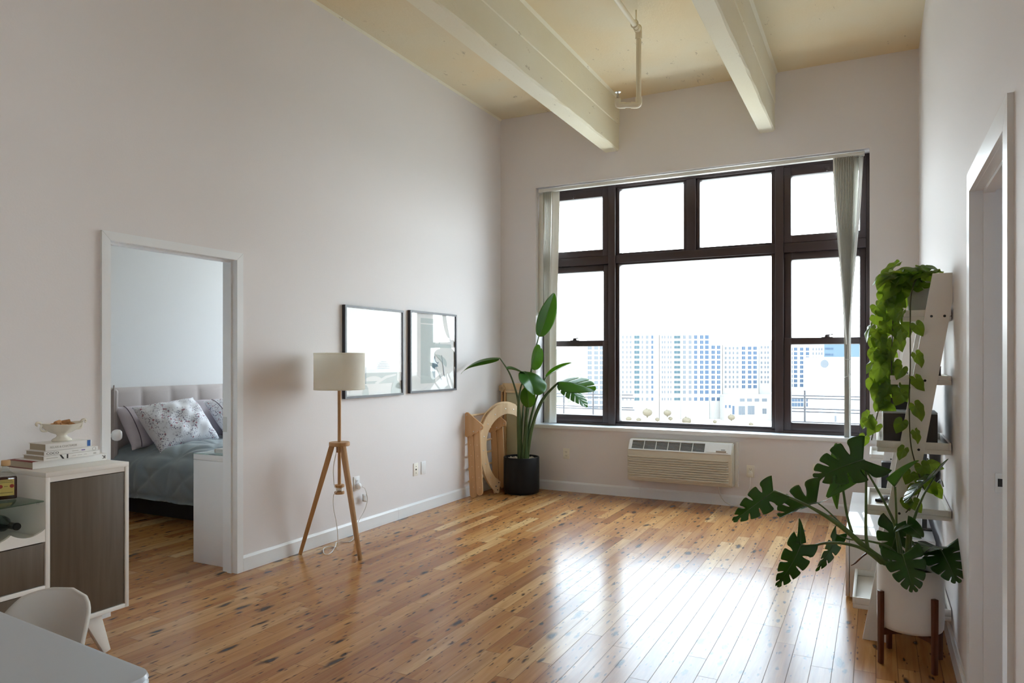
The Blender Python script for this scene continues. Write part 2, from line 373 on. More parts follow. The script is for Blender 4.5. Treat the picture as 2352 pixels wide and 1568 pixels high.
def tag(o, label, cat, group=None, kind=None):
    o['label'] = label; o['category'] = cat
    if group: o['group'] = group
    if kind: o['kind'] = kind
    return o
def thing(name, label, cat, loc=(0, 0, 0), group=None):
    o = bpy.data.objects.new(name, None); COL.objects.link(o); o.location = loc; o.empty_display_size = .1
    LOC[o.name] = Vector(loc)
    return tag(o, label, cat, group)
def struct(o, label=None):
    o['kind'] = 'structure'
    if label: o['label'] = label
    return o
def box(name, m, parent, *a, bev=.002, **k): return B().box(*a, bev=bev).out(name, m, parent, **k)
def copy_thing(o, loc, label=None):
    c = o.copy(); COL.objects.link(c); c.location = loc; LOC[c.name] = Vector(loc)
    if label: c['label'] = label
    for ch in list(o.children):
        d = ch.copy(); COL.objects.link(d); d.parent = c
        for g in list(ch.children):
            e = g.copy(); COL.objects.link(e); e.parent = d
    return c
def lettering(name, text, size, m, parent, M, sx=1.0):
    cu = bpy.data.curves.new(name, 'FONT'); cu.body = text; cu.size = size; cu.extrude = .0004
    t = bpy.data.objects.new(name, cu); COL.objects.link(t)
    dg = bpy.context.evaluated_depsgraph_get(); dg.update()
    me = bpy.data.meshes.new_from_object(t.evaluated_get(dg)); bpy.data.objects.remove(t)
    L = LOC.get(parent.name, Vector())
    me.transform(Matrix.Translation(-L) @ M @ Matrix.Diagonal((sx, 1, 1, 1)))
    me.materials.clear(); me.materials.append(m)
    o = bpy.data.objects.new(name, me); COL.objects.link(o); o.parent = parent
    return o

# ================================================================== ROOM SHELL
T = .12
BX0 = -6.42            # far bedroom wall
XE0 = 4.72
YB0 = 1.0              # near end of the bedroom
b = B(); b.box(BX0 - T, XE0, YF - T, YW + .3, -.15, 0); struct(b.out('floor', FLOOR, smooth=False), 'knotty honey-coloured wooden plank floor')
b = B(); b.box(BX0 - T, XE0, YF - T, YW + .3, ZC, ZC + .15); struct(b.out('ceiling', CEIL, smooth=False), 'cream painted rough concrete ceiling')
# left wall with bedroom doorway
D1a, D1b, DH = 2.513, 3.389, 2.066
b = B(); b.box(XL - T, XL, YF, D1a - .02, 0, ZC); b.box(XL - T, XL, D1b + .02, YW, 0, ZC); b.box(XL - T, XL, D1a - .02, D1b + .02, DH + .02, ZC)
struct(b.out('wall_left', WALL, smooth=False), 'warm white wall with the bedroom doorway')
# right wall with doorway
D2a, D2b, DH2 = 2.41, 3.22, 2.05
YE, XE = 1.3, 4.6     # the right wall ends here; the flat opens out to an added window outside the view
b = B(); b.box(XR, XR + T, YE, D2a - .02, 0, ZC); b.box(XR, XR + T, D2b + .02, YW, 0, ZC); b.box(XR, XR + T, D2a - .02, D2b + .02, DH2 + .02, ZC)
struct(b.out('wall_right', WALL, smooth=False), 'white wall behind the ladder shelves')
# window wall: openings for the big window and for two added, unseen ones
WX0, WX1, WZ0, WZ1 = -3.33, -.05, .665, 3.30
VX0, VX1 = -6.0, -4.6
YO = YW + .32
UX0, UX1 = .75, 1.9
b = B()
b.box(WX1, UX0, YW, YO, 0, ZC); b.box(UX1, 4.72, YW, YO, 0, ZC); b.box(UX0, UX1, YW, YO, 0, WZ0); b.box(UX0, UX1, YW, YO, WZ1, ZC); b.box(VX1, WX0, YW, YO, 0, ZC); b.box(BX0 - T, VX0, YW, YO, 0, ZC)
b.box(WX0, WX1, YW, YO, 0, WZ0); b.box(WX0, WX1, YW, YO, WZ1, ZC); b.box(VX0, VX1, YW, YO, 0, WZ0); b.box(VX0, VX1, YW, YO, WZ1, ZC)
struct(b.out('wall_back', WALL, smooth=False), 'window wall of the living room')
# wall behind the camera, and the side wall with an added daylight window
b = B(); b.box(BX0 - T, XE + T, YF - T, YF, 0, ZC); struct(b.out('wall_front', WALL, smooth=False))
SY0, SY1, SZ0, SZ1 = -.9, 1.2, .9, 3.0
b = B(); b.box(XE, XE + T, YF, SY0, 0, ZC); b.box(XE, XE + T, SY1, YW, 0, ZC); b.box(XE, XE + T, SY0, SY1, 0, SZ0); b.box(XE, XE + T, SY0, SY1, SZ1, ZC)
struct(b.out('wall_side', WALL, smooth=False))
# bedroom and side room walls
b = B(); b.box(BX0 - T, BX0, YF, YW, 0, ZC); struct(b.out('wall_bedroom', BEDWALL, smooth=False), 'pale grey bedroom wall behind the headboard')
b = B(); b.box(BX0, XL - T, YB0 - T, YB0, 0, ZC); struct(b.out('wall_bedroom_near', BEDWALL, smooth=False))
b = B(); b.box(XR + T, XE, YE, YE + T, 0, ZC); b.box(2.08, 2.2, YE + T, YW, 0, ZC); struct(b.out('wall_side_room', WALL, smooth=False))

# baseboards
def baseboard(name, segs):
    b = B()
    for (p, q, n) in segs:
        p, q, n = Vector(p), Vector(q), Vector(n)
        b.hexa([p, q, q + n * .015, p + n * .015, p + Vector((0, 0, .088)), q + Vector((0, 0, .088)), q + n * .015 + Vector((0, 0, .088)), p + n * .015 + Vector((0, 0, .088))])
        h = Vector((0, 0, .088)); k = Vector((0, 0, .104))
        b.hexa([p + h, q + h, q + n * .012 + h, p + n * .012 + h, p + k, q + k, q + n * .006 + k, p + n * .006 + k])
    return struct(b.out(name, TRIM, smooth=False))
baseboard('baseboard_left', [((XL, D1b + .052, 0), (XL, 5.179, 0), (1, 0, 0)), ((XL, 5.181, 0), (XL, YW, 0), (1, 0, 0)), ((XL, YF, 0), (XL, D1a - .052, 0), (1, 0, 0))])
baseboard('baseboard_back', [((XL, YW, 0), (-2.159, YW, 0), (0, -1, 0)), ((-2.157, YW, 0), (XR, YW, 0), (0, -1, 0))])
baseboard('baseboard_right', [((XR, D2b + .082, 0), (XR, YW, 0), (-1, 0, 0)), ((XR, YE, 0), (XR, D2a - .077, 0), (-1, 0, 0))])

# door casings
def casing(name, X, n, xin, ya, yb, zt, wid, flip):
    """X wall face, n direction into the room, xin far side of the wall"""
    b = B(); x0, x1 = sorted((X, X + n * .015))
    # mitred casing: two legs and head
    for (y0, y1, s) in ((ya - wid, ya, 1), (yb, yb + wid, -1)):
        pts = [(y0, 0), (y1, 0), (y1, zt), (y0, zt + wid)] if s == 1 else [(y0, 0), (y1, 0), (y1, zt + wid), (y0, zt)]
        b.prism(pts, lambda p, q, d: (x0 + d, p, q), x1 - x0)
    b.prism([(ya - wid + .001, zt + wid + .001), (ya + .001, zt + .001), (yb - .001, zt + .001), (yb + wid - .001, zt + wid + .001)], lambda p, q, d: (x0 + d, p, q), x1 - x0)
    # jambs with stop
    ja, jb = sorted((X, xin)); s0 = X - n * .030; s1 = X - n * .066; sa, sb = sorted((s0, s1))
    b.box(ja, jb, ya - .02, ya, 0, zt + .02); b.box(ja, jb, yb, yb + .02, 0, zt + .02); b.box(ja, jb, ya, yb, zt, zt + .02)
    b.box(sa, sb, ya, ya + .013, 0, zt); b.box(sa, sb, yb - .013, yb, 0, zt); b.box(sa, sb, ya + .013, yb - .013, zt - .013, zt)
    o = b.out(name, TRIM, smooth=False); return o
d1 = struct(casing('door_1', XL, 1, XL - T, D1a, D1b, DH, .05, 0), 'white framed doorway to the bedroom')
B().box(XL - T + .002, XL - .075, D1b - .0015, D1b + .001, .93, 1.03).out('strike_plate', STEEL, d1)
d2 = struct(casing('door_2', XR, -1, XR + T, D2a, D2b, DH2, .08, 0), 'white framed doorway in the right wall')
b = B(); b.box(XR + .068, XR + .100, D2b - .002, D2b + .001, .915, .985); b.mi = 1; b.box(XR + .076, XR + .092, D2b - .0025, D2b, .935, .965); b.out('strike_plate', [STEEL, DARK], d2)
# bedroom door leaf, swung into the bedroom
hx, hy = XL - T - .005, D1a + .012
ddir = Vector((-.80, .60, 0)); dn = Vector((.60, .80, 0))
d3 = bpy.data.objects.new('door_3', None); COL.objects.link(d3); struct(d3, 'white bedroom door standing open behind the frame'); d3.location = (hx, hy, 0); LOC['door_3'] = Vector((hx, hy, 0))
p0 = Vector((hx, hy, .008)); p1 = p0 + ddir * .83
b = B(); b.hexa([p0 - dn * .035, p1 - dn * .035, p1, p0, *[q + Vector((0, 0, 2.03)) for q in (p0 - dn * .035, p1 - dn * .035, p1, p0)]], .003); b.out('door_panel', TRIM, d3)
kc = p0 + ddir * .765 + Vector((0, 0, .905))
b = B(); b.lathe([(0, 0), (.03, 0), (.03, .008), (.012, .012), (.012, .03)], kc, 20, axis=dn); b.lathe([(.012, .03), (.028, .036), (.036, .05), (.038, .066), (.034, .082), (.022, .092), (0, .094)], kc, 20, axis=dn); b.out('door_knob', POTW, d3)

# ceiling beams
for i, (x0, x1, zb) in enumerate(((-2.529, -2.377, 3.579), (-.985, -.849, 3.56))):
    b = B(); ch = .012
    prof = [(x0, ZC), (x0, zb + .004), (x0 + .004, zb), (x1 - ch, zb), (x1, zb + ch * 1.2), (x1, zb + .26), (x1 + .006, zb + .268), (x1 + .006, ZC)]
    n = 60; rings = []
    for k in range(n + 1):
        y = YF + (YW - YF) * k / n
        rings.append([b.bm.verts.new((x + (random.uniform(-.004, .004) if j in (3, 4) else 0), y, z + (random.uniform(-.003, .003) if j in (3, 4) else 0))) for j, (x, z) in enumerate(prof)])
    for r0, r1 in zip(rings, rings[1:]):
        for j in range(len(prof) - 1): b.bm.faces.new((r0[j], r0[j + 1], r1[j + 1], r1[j]))
    # cove of paint where the beam meets the ceiling
    o = b.out('ceiling_beam', BEAM, smooth=False); struct(o, ('wider cream painted concrete beam nearer the left wall', 'slimmer cream painted concrete beam above the window')[i])
b = B()
for x in (-2.371, -.843): b.prism([(x, ZC), (x + .022, ZC), (x, ZC - .018)], lambda p, q, d: (p, YF + d, q), YW - YF)
for x in (XL,): b.prism([(x, ZC), (x + .02, ZC), (x, ZC - .015)], lambda p, q, d: (p, YF + d, q), YW - YF)
struct(b.out('trim_1', BEAM, smooth=False))

# ================================================================== WINDOW
w = bpy.data.objects.new('window_1', None); COL.objects.link(w); w.location = (-1.69, 7.35, WZ0); LOC['window_1'] = Vector(w.location); struct(w, 'wide dark brown framed window of seven panes')
FY0, FY1, GY = 7.315, 7.42, 7.365
def rect_frame(b, x0, x1, z0, z1, l, r, bt, t, y0, y1, bev=.004):
    b.box(x0, x0 + l, y0, y1, z0, z1, bev); b.box(x1 - r, x1, y0, y1, z0, z1, bev)
    b.box(x0 + l, x1 - r, y0, y1, z0, z0 + bt, bev); b.box(x0 + l, x1 - r, y0, y1, z1 - t, z1, bev)
b = B()
rect_frame(b, WX0, WX1, WZ0 + .04, WZ1, .05, .03, .03, .05, FY0, FY1)
for x0, x1 in ((-2.557, -2.478), (-.868, -.79)): b.box(x0, x1, FY0 - .012, FY1, WZ0 + .05, WZ1 - .02, .006)
b.box(WX0 + .05, -2.557, FY0, FY1, 2.44, 2.53, .005); b.box(-2.478, -.868, FY0, FY1, 2.442, 2.525, .005); b.box(-.79, WX1 - .03, FY0, FY1, 2.44, 2.53, .005)
b.box(-1.722, -1.628, FY0, FY1, 2.525, 3.25, .005)
for x0, x1, z0, z1 in ((-2.478, -.868, WZ0 + .07, 2.442), (-2.478, -1.722, 2.525, 3.25), (-1.628, -.868, 2.525, 3.25)):
    rect_frame(b, x0, x1, z0, z1, .036, .036, .024, .02, FY0 + .022, FY1, .004)
b.out('window_frame', FRAME, w)
def sash(x0, x1, z0, z1, l, r, bt, t, y0, y1):
    b = B(); rect_frame(b, x0, x1, z0, z1, l, r, bt, t, y0, y1, .005); rect_frame(b, x0 + l - .012, x1 - r + .012, z0 + bt - .012, z1 - t + .012, .014, .014, .014, .014, y0 + .012, y1, .003)
    s = b.out('sash', FRAME, w)
    B().box(x0 + l - .004, x1 - r + .004, GY, GY + .005, z0 + bt - .004, z1 - t + .004).out('pane', GLASS, s, smooth=False)
    return s
for side in (0, 1):
    x0, x1 = ((-3.28, -2.557), (-.79, -.08))[side]
    l, r = ((.06, .068), (.066, .052))[side]
    sash(x0, x1, 2.53, 3.25, l, r, .07, .082, FY0 - .004, FY1 - .03)
    lo = sash(x0, x1, WZ0 + .07, 1.62, l, r, .075, .062, FY0 + .002, FY0 + .05)
    up = sash(x0, x1, 1.56, 2.44, l, r, .06, .07, FY0 + .03, FY1)
    xm = (x0 + l + x1 - r) / 2 + (.02 if side else -.03)
    b = B(); b.box(xm - .05, xm + .05, FY0 + .005, FY0 + .035, 1.618, 1.626, .003); b.lathe([(0, .026), (.018, .024), (.022, .012), (.026, 0)], (xm, FY0 + .02, 1.624), 14); b.bar((xm, FY0 + .02, 1.645), (xm + .05, FY0 + .01, 1.649), .012, .008)
    b.out('sash_lock', FRAME, w)
    zt = 3.19
    b = B(); b.box(xm - .02, xm + .02, FY0 - .012, FY0, zt, zt + .03, .003); b.bar((xm, FY0 - .012, zt + .015), (xm, FY0 - .02, zt - .015), .012, .008); b.out('hopper_latch', FRAME, w)
for x0, x1, z0, z1 in ((-2.445, -.901, .755, 2.426), (-2.445, -1.755, 2.545, 3.234), (-1.595, -.901, 2.545, 3.234)):
    B().box(x0, x1, GY + .012, GY + .018, z0, z1).out('pane', GLASS, w, smooth=False)
b = B(); b.box(WX0 - .015, WX1 + .06, YW - .035, FY0 + .02, .668, .708, .006); struct(b.out('window_sill', TRIM), 'white window sill running under the big window')
# windows added out of view, put in to brighten the rooms with daylight
def plain_window(name, x0, x1, z0, z1, y):
    b = B(); n = max(2, round((x1 - x0) / .9))
    rect_frame(b, x0, x1, z0, z1, .05, .05, .05, .05, y - .03, y + .03, 0)
    for k in range(1, n): b.box(x0 + (x1 - x0) * k / n - .035, x0 + (x1 - x0) * k / n + .035, y - .03, y + .03, z0 + .05, z1 - .05)
    o = struct(b.out(name, FRAME, smooth=False)); B().box(x0 + .05, x1 - .05, y, y + .004, z0 + .05, z1 - .05).out('pane', GLASS, o, smooth=False)
plain_window('added_window_4', UX0, UX1, WZ0, WZ1, YW + .2)  # unseen, added to brighten the room behind the right doorway
plain_window('added_window_2', VX0, VX1, WZ0, WZ1, YW + .2)  # unseen, added to let daylight into the bedroom
b = B(); rect_frame(b, SY0, SY1, SZ0, SZ1, .05, .05, .05, .05, XE + .03, XE + .09, 0)
for k in (1, 2): b.box(SY0 + k * .7 - .03, SY0 + k * .7 + .03, XE + .03, XE + .09, SZ0 + .05, SZ1 - .05)
for v_ in b.bm.verts: v_.co = (v_.co.y, v_.co.x, v_.co.z)
o = struct(b.out('added_window_3', FRAME, smooth=False)); B().box(XE + .06, XE + .064, SY0 + .05, SY1 - .05, SZ0 + .05, SZ1 - .05).out('pane', GLASS, o, smooth=False)  # added side-wall window, unseen, gives fill daylight on the left wall

# ---- vertical blind
vb = thing('vertical_blind', 'ivory vertical blind drawn open to both sides of the brown window', 'blind', (-1.69, 7.19, 3.25))
box('head_rail', BLIND, vb, -3.315, -.09, 7.165, 7.215, 3.252, 3.286)
def vane(x, y, ang, z0, z1, xb=None, wid=.086, wb=None, tw=0, yb=None):
    xb = x if xb is None else xb; wb = wb or wid; yb = y if yb is None else yb
    def f(u, v):
        z = z1 + (z0 - z1) * v; k = min(1, v * 1.45); k = k * k * (3 - 2 * k)
        cx = x + (xb - x) * k; cy = y + (yb - y) * k; ww = wid + (wb - wid) * k; a = ang + tw * k; s = u - .5
        bow = .007 * (1 - 4 * s * s)
        return (cx + math.cos(a) * s * ww - math.sin(a) * bow, cy + math.sin(a) * s * ww + math.cos(a) * bow, z)
    return B().grid(f, 6, 24).out('vane', BLIND, vb, solid=.0012)
for i in range(7): vane(-3.25 + i * .017, 7.205, math.radians(78 - i * 2), .722, 3.25, xb=-3.235 + i * .010)
vane(-3.118, 7.195, math.radians(38), .722, 3.25, xb=-3.155)
vane(-3.285, 7.19, math.radians(-20), 1.9, 3.25, xb=-3.30)
for i in range(13): vane(-.322 + i * .0135, 7.19, math.radians(52 + i), .70, 3.25, xb=-.226 + (i - 6) * .0024, wb=.062, tw=math.radians(10), yb=7.17)
vane(-.122, 7.19, math.radians(70), .70, 3.25, xb=-.212, wb=.06, tw=.2, yb=7.172)
for z, sl in ((1.415, 0), (1.262, .02)):
    B().tube([(-.232 + .036 * math.cos(a) * 1.0, 7.17 + .04 * math.sin(a), z + sl * math.cos(a)) for a in [2 * PI * k / 20 for k in range(21)]], .0025, 6, cap=False).out('tie_cord', CORDW, vb)
B().tube([(-.345, 7.15, 3.25), (-.34, 7.12, 3.18), (-.30, 7.11, 2.55), (-.235, 7.12, 1.55)], [.004, .0055, .0055, .0055], 8).out('wand', CORDW, vb)
B().tube([(-.10, 7.16, 3.26), (-.12, 7.13, 2.9), (-.19, 7.11, 2.1), (-.228, 7.12, 1.4), (-.215, 7.12, 1.22)], .002, 6, sub=6).out('pull_cord', CORDW, vb)

# ================================================================== PIPE
sp = thing('sprinkler_pipe', 'cream sprinkler pipe dropping from the ceiling to a small elbow', 'pipe', (-1.65, 5.43, 3.98))
px, py = -1.65, 5.43
B().tube([(px, YF + .02, 3.98), (px, py - .03, 3.98)], .02, 14).out('ceiling_run', PIPE, sp)
def fitting(pts, r): return B().tube(pts, r, 16, sub=5).out('elbow', PIPE, sp)
fitting([(px, py - .06, 3.98), (px, py - .01, 3.98), (px, py, 3.97), (px, py, 3.91)], .026)
B().tube([(px, py, 3.95), (px, py, 3.44)], .02, 14).out('drop_pipe', PIPE, sp)
fitting([(px, py, 3.455), (px, py, 3.41), (px - .012, py - .006, 3.398), (px - .055, py - .025, 3.398)], .025)
B().tube([(px - .05, py - .023, 3.398), (px - .13, py - .06, 3.398)], .02, 14).out('cross_pipe', PIPE, sp)
fitting([(px - .095, py - .044, 3.398), (px - .135, py - .062, 3.398), (px - .147, py - .067, 3.408), (px - .147, py - .067, 3.445)], .024)
b = B(); c = (px - .147, py - .067, 3.44); b.lathe([(.012, 0), (.012, .015), (.006, .02), (.006, .045), (.004, .05), (.004, .058), (.022, .058), (.024, .061), (0, .063)], c, 14); b.bar((c[0] - .012, c[1], c[2] + .012), (c[0] - .003, c[1], c[2] + .055), .003, .004); b.bar((c[0] + .012, c[1], c[2] + .012), (c[0] + .003, c[1], c[2] + .055), .003, .004)
b.out('sprinkler_head', BRASS, sp)
b = B()
for dy in (-.11, -.02): b.tube([(px + .028 * math.cos(a), py + dy, 3.985 + .03 * math.sin(a)) for a in [2 * PI * k / 16 for k in range(17)]], .004, 6, cap=False)
b.tube([(px, py - .065, 4.0), (px, py - .065, ZC)], .006, 8); b.tube([(px, py - .11, 4.01), (px, py - .065, 4.04), (px, py - .02, 4.01)], .004, 6)
b.out('pipe_hanger', PIPE, sp)

# ================================================================== AIR CONDITIONER
ac = thing('air_conditioner', 'beige through-wall air conditioner under the window sill', 'air conditioner', (-1.72, 7.12, .21))
x0, x1 = -2.232, -1.208
prof = [(7.13, .20), (6.975, .20), (6.962, .212), (6.958, .50), (6.964, .515), (7.03, .605), (7.045, .612), (7.13, .612)]
b = B(); b.prism(prof, lambda p, q, d: (x0 + d, p, q), x1 - x0)
bmesh.ops.bevel(b.bm, geom=list(b.bm.edges), offset=.008, segments=3, affect='EDGES')
b.out('housing', ACM, ac)
b = B()
for k in range(10):
    z = .245 + k * .0225
    b.tube([(x0 + .006, 6.968, z), (x0 + .02, 6.950, z), (x1 - .05, 6.950, z), (x1 - .035, 6.968, z)], .0078, 8)
b.out('louver_ribs', ACM, ac)
# slanted top: local frame along the slope
s0, s1 = Vector((0, 6.966, .518)), Vector((0, 7.028, .603)); sd = (s1 - s0); sn = Vector((0, -sd.z, sd.y)).normalized()
def sl(x, t, h): return Vector((x, 0, 0)) + s0 + sd * t + sn * h
def slab(b, xa, xb, ta, tb, ha, hb): b.hexa([sl(xa, ta, ha), sl(xb, ta, ha), sl(xb, tb, ha), sl(xa, tb, ha), sl(xa, ta, hb), sl(xb, ta, hb), sl(xb, tb, hb), sl(xa, tb, hb)])
b = B()
slab(b, x0 + .012, x1 - .012, -.10, .0, 0, .008); slab(b, x0 + .012, x1 - .012, .92, 1.06, 0, .008); slab(b, x0 + .012, x0 + .04, .0, .92, 0, .008); slab(b, -1.47, x1 - .012, 0, .92, 0, .008); slab(b, -1.452, -1.25, .05, .97, .008, .011)
b.out('top_bezel', ACTOP, ac, smooth=False)
b = B(); slab(b, x0 + .04, -1.47, 0, .92, -.001, .001); g = b.out('grille_recess', DARK, ac, smooth=False)
b = B()
for k in range(7): slab(b, x0 + .04, -1.47, .055 + k * .13, .080 + k * .13, .002, .004)
for k in range(1, 6): slab(b, x0 + .04 + k * .1205, x0 + .046 + k * .1205, 0, .92, .002, .008)
b.out('grille', ACTOP, ac, smooth=False)
b = B(); slab(b, -1.36, -1.265, .06, .22, .011, .0125); b.out('control_lip', mat('brown_plastic_lip', (.30, .22, .15), .5), ac, smooth=False)
b = B(); slab(b, -1.315, -1.275, .30, .35, .011, .0118); b.out('nameplate', INK, ac, smooth=False)
b = B(); b.box(x1 + .001, x1 + .035, 7.10, 7.131, .19, .625, .003); b.out('wall_sleeve', ACTOP, ac)
pl_ = [(-1.37, 7.1, .205), (-1.342, 7.1, .095), (-1.28, 7.09, .032), (-1.199, 7.09, .015), (-1.126, 7.09, .064), (-1.075, 7.10, .193), (-1.068, 7.105, .30)]
B().tube(pl_, .0055, 8, sub=6).out('power_cord', ACTOP, ac)
b = B(); b.lathe([(.016, 0), (.022, .004), (.022, .02), (.018, .026), (0, .028)], (-1.068, 7.122, .325), 16, sy=1.3, axis=(0, -1, 0)); b.box(-1.09, -1.046, 7.09, 7.12, .295, .335, .006); b.out('plug', PLATE, ac)
B().tube([(-1.36, 7.1, .203), (-1.32, 7.1, .185), (-1.27, 7.1, .19), (-1.25, 7.1, .203)], .004, 8, sub=5).out('drain_hose', ACTOP, ac)

# ================================================================== OUTLETS
def outlet(x, z, wall, label, kind='duplex', m=PLATE):
    n = {'duplex': 'wall_outlet', 'phone': 'cable_outlet', 'blank': 'blank_wall_plate'}[kind]
    loc = (x, YW, z) if wall == 'back' else (XL, x, z)
    t = thing(n, label, 'outlet' if kind != 'blank' else 'wall plate', loc)
    def bx(nm, mm, a0, a1, c0, c1, z0, z1, bev=.0015):
        if wall == 'back': return box(nm, mm, t, x + a0, x + a1, YW - c1, YW - c0, z + z0, z + z1, bev=bev)
        return box(nm, mm, t, XL + c0, XL + c1, x + a0, x + a1, z + z0, z + z1, bev=bev)
    bx('cover_plate', m, -.036, .036, 0, .006, -.058, .058)
    if kind == 'duplex':
        for s in (-1, 1):
            f = bx('socket', m, -.017, .017, .006, .008, s * .02 - .015, s * .02 + .015)
            for a0, a1, z0, z1 in ((-.009, -.006, 0, .008), (.006, .009, 0, .008), (-.002, .002, -.009, -.004)):
                o = bx('slot', DARK, a0, a1, .008, .0085, s * .02 + z0, s * .02 + z1, bev=0); o.parent = f
    elif kind == 'phone':
        for z0, z1, a in ((.025, .030, .003), (-.006, .006, .008), (-.035, -.03, .003)): bx('jack', DARK, -a, a, .006, .009, z0, z1, bev=0)
    else:
        for z0 in (.038, -.042): bx('screw', STEEL, -.002, .002, .006, .0075, z0, z0 + .004, bev=0)
    return t
outlet(-2.967, .402, 'back', 'ivory outlet plate below the window between plant pot and air conditioner')
outlet(-1.067, .345, 'back', 'ivory outlet plate with the air conditioner cord plugged in')
outlet(-.482, .397, 'back', 'ivory outlet plate with empty sockets behind the monstera leaves')
outlet(4.62, .405, 'left', 'white outlet plate with lamp plug behind the tripod lamp', m=TRIM)
outlet(5.46, .405, 'left', 'ivory wall plate with a small jack beside a blank plate', 'phone')
outlet(5.585, .405, 'left', 'blank white plate on the wall below the second picture', 'blank', TRIM)

# ================================================================== PICTURES
def picture(y0, y1, z0, z1, label, art):
    t = thing('framed_picture', label, 'picture', (XL, (y0 + y1) / 2, z0), 'two framed prints')
    b = B(); f, d = .018, .032
    def pr(pts): b.prism(pts, lambda p, q, e: (XL + e, p, q), d)
    pr([(y0, z0), (y1, z0), (y1 - f, z0 + f), (y0 + f, z0 + f)]); pr([(y1, z0), (y1, z1), (y1 - f, z1 - f), (y1 - f, z0 + f)]); pr([(y1, z1), (y0, z1), (y0 + f, z1 - f), (y1 - f, z1 - f)]); pr([(y0, z1), (y0, z0), (y0 + f, z0 + f), (y0 + f, z1 - f)])
    b.out('frame', PFRAME, t, smooth=False)
    b = B(); b.box(XL + .002, XL + .014, y0 + f, y1 - f, z0 + f, z1 - f)
    W, H = y1 - y0 - 2 * f, z1 - z0 - 2 * f
    for k, (mi, poly) in enumerate(art):
        b.mi = mi
        vs = [b.bm.verts.new((XL + .0145 + k * .0003, y0 + f + p * W, z0 + f + q * H)) for p, q in poly]
        b._fin([b.bm.faces.new(vs)])
    b.out('print', [PRINT, PRINT2, PRINT3], t, smooth=False)
    B().box(XL + .024, XL + .026, y0 + f, y1 - f, z0 + f, z1 - f).out('glass', PICGLASS, t, smooth=False)
arch = lambda cx, cy, rx, ry, a0, a1, n=24: [(cx + rx * math.cos(math.radians(a0 + (a1 - a0) * k / n)), cy + ry * math.sin(math.radians(a0 + (a1 - a0) * k / n))) for k in range(n + 1)]
rectp = lambda a, c, d, e: [(a, d), (c, d), (c, e), (a, e)]
art1 = [(1, rectp(.33, .92, .13, .30)), (1, arch(.62, .28, .13, .12, 0, 180)), (0, arch(.48, .16, .16, .06, 0, 180)), (1, arch(.34, 0.0, .055, .12, 0, 180)), (1, arch(.90, 0, .10, .16, 0, 180)), (0, [(.50, .14), (.70, .22), (.90, .24), (.90, .22), (.72, .19), (.54, .12)]), (2, rectp(.335, .345, .13, .33))]
art1 += [(2, [(.66 - hw, z), (.66 + hw, z), (.66 + hw, z + .007), (.66 - hw, z + .007)]) for z, hw in ((.305, .12), (.325, .115), (.345, .10), (.365, .08), (.385, .05))]
art2 = [(1, rectp(.22, .54, .09, .94)), (0, rectp(.22, .54, .86, .875)), (1, [(.54, .94), (.66, .80), (.68, .66), (.63, .60), (.58, .72), (.54, .76)]), (1, rectp(.54, .92, .56, .61)), (2, [(.54, .46), (.50, .42), (.47, .34), (.47, .24), (.50, .17), (.54, .15)]), (1, arch(.54, .34, .27, .13, -20, 90)), (2, [(.54, .40), (.58, .36), (.62, .37), (.59, .33), (.61, .31), (.54, .30)]), (2, [(.54, .32), (.545, .32), (.69, .13), (.68, .13)]), (2, [(.68, .46), (.69, .46), (.76, .17), (.745, .17)])]
picture(4.447, 5.235, 1.100, 1.847, 'black framed pale print partly behind the lamp shade', art1)
picture(5.337, 6.135, 1.108, 1.860, 'black framed pale print with tall arch, nearer the window corner', art2)

# ================================================================== FLOOR LAMP
lx, ly = -3.50, 4.10
lp = thing('floor_lamp', 'wooden tripod floor lamp with white drum shade by the left wall', 'lamp', (lx, ly, 0))
b = B(); b.lathe([(.181, 0), (.183, 0), (.183, .268), (.181, .268), (.181, 0)], (lx, ly, 1.192), 64); sh = b.out('lamp_shade', LINEN, lp)
b = B()
for z in (1.192, 1.446): b.lathe([(.1835, 0), (.1843, .002), (.1843, .013), (.1835, .015)], (lx, ly, z), 64)
b.out('shade_trim', LINEN, sh)
a = math.radians(-78); b = B(); b.grid(lambda u, v: (lx + .1845 * math.cos(a + (u - .5) * .06), ly + .1845 * math.sin(a + (u - .5) * .06), 1.193 + .266 * v), 3, 1); b.out('shade_seam', LINEN, sh)
b = B(); b.tube([(lx + .18 * math.cos(t), ly + .18 * math.sin(t), 1.40) for t in [2 * PI * k / 40 for k in range(41)]], .002, 6, cap=False)
for k in range(3): b.tube([(lx, ly, 1.40), (lx + .18 * math.cos(k * 2.1), ly + .18 * math.sin(k * 2.1), 1.40)], .002, 6)
b.out('shade_spider', STEEL, lp)
b = B(); b.lathe([(.018, 0), (.02, .03), (.012, .035), (.028, .08), (.034, .11), (.026, .14), (0, .155)], (lx, ly, 1.26), 20); b.out('bulb', POTW, lp)
B().tube([(lx, ly, .43), (lx, ly, 1.27)], .0125, 16).out('pole', ASH, lp)
b = B(); b.lathe([(0, 0), (.072, 0), (.075, .003), (.075, .025), (.072, .028), (0, .028)], (lx, ly, .782), 40); b.lathe([(.0125, 0), (.019, 0), (.019, .05), (.0125, .05)], (lx, ly, .733), 20); b.out('hub', ASH, lp)
for s, (fx_, fy_) in enumerate(((-3.715, 3.925), (-3.235, 4.01), (-3.625, 4.445))):
    dv = Vector((fx_ - lx, fy_ - ly, 0)); t0 = Vector((lx, ly, .785)) + dv.normalized() * .052
    B().bar(t0, (fx_, fy_, .001), .028, .040, up=dv.normalized(), w1=.022, h1=.026, bev=.003).out('leg', ASH, lp)
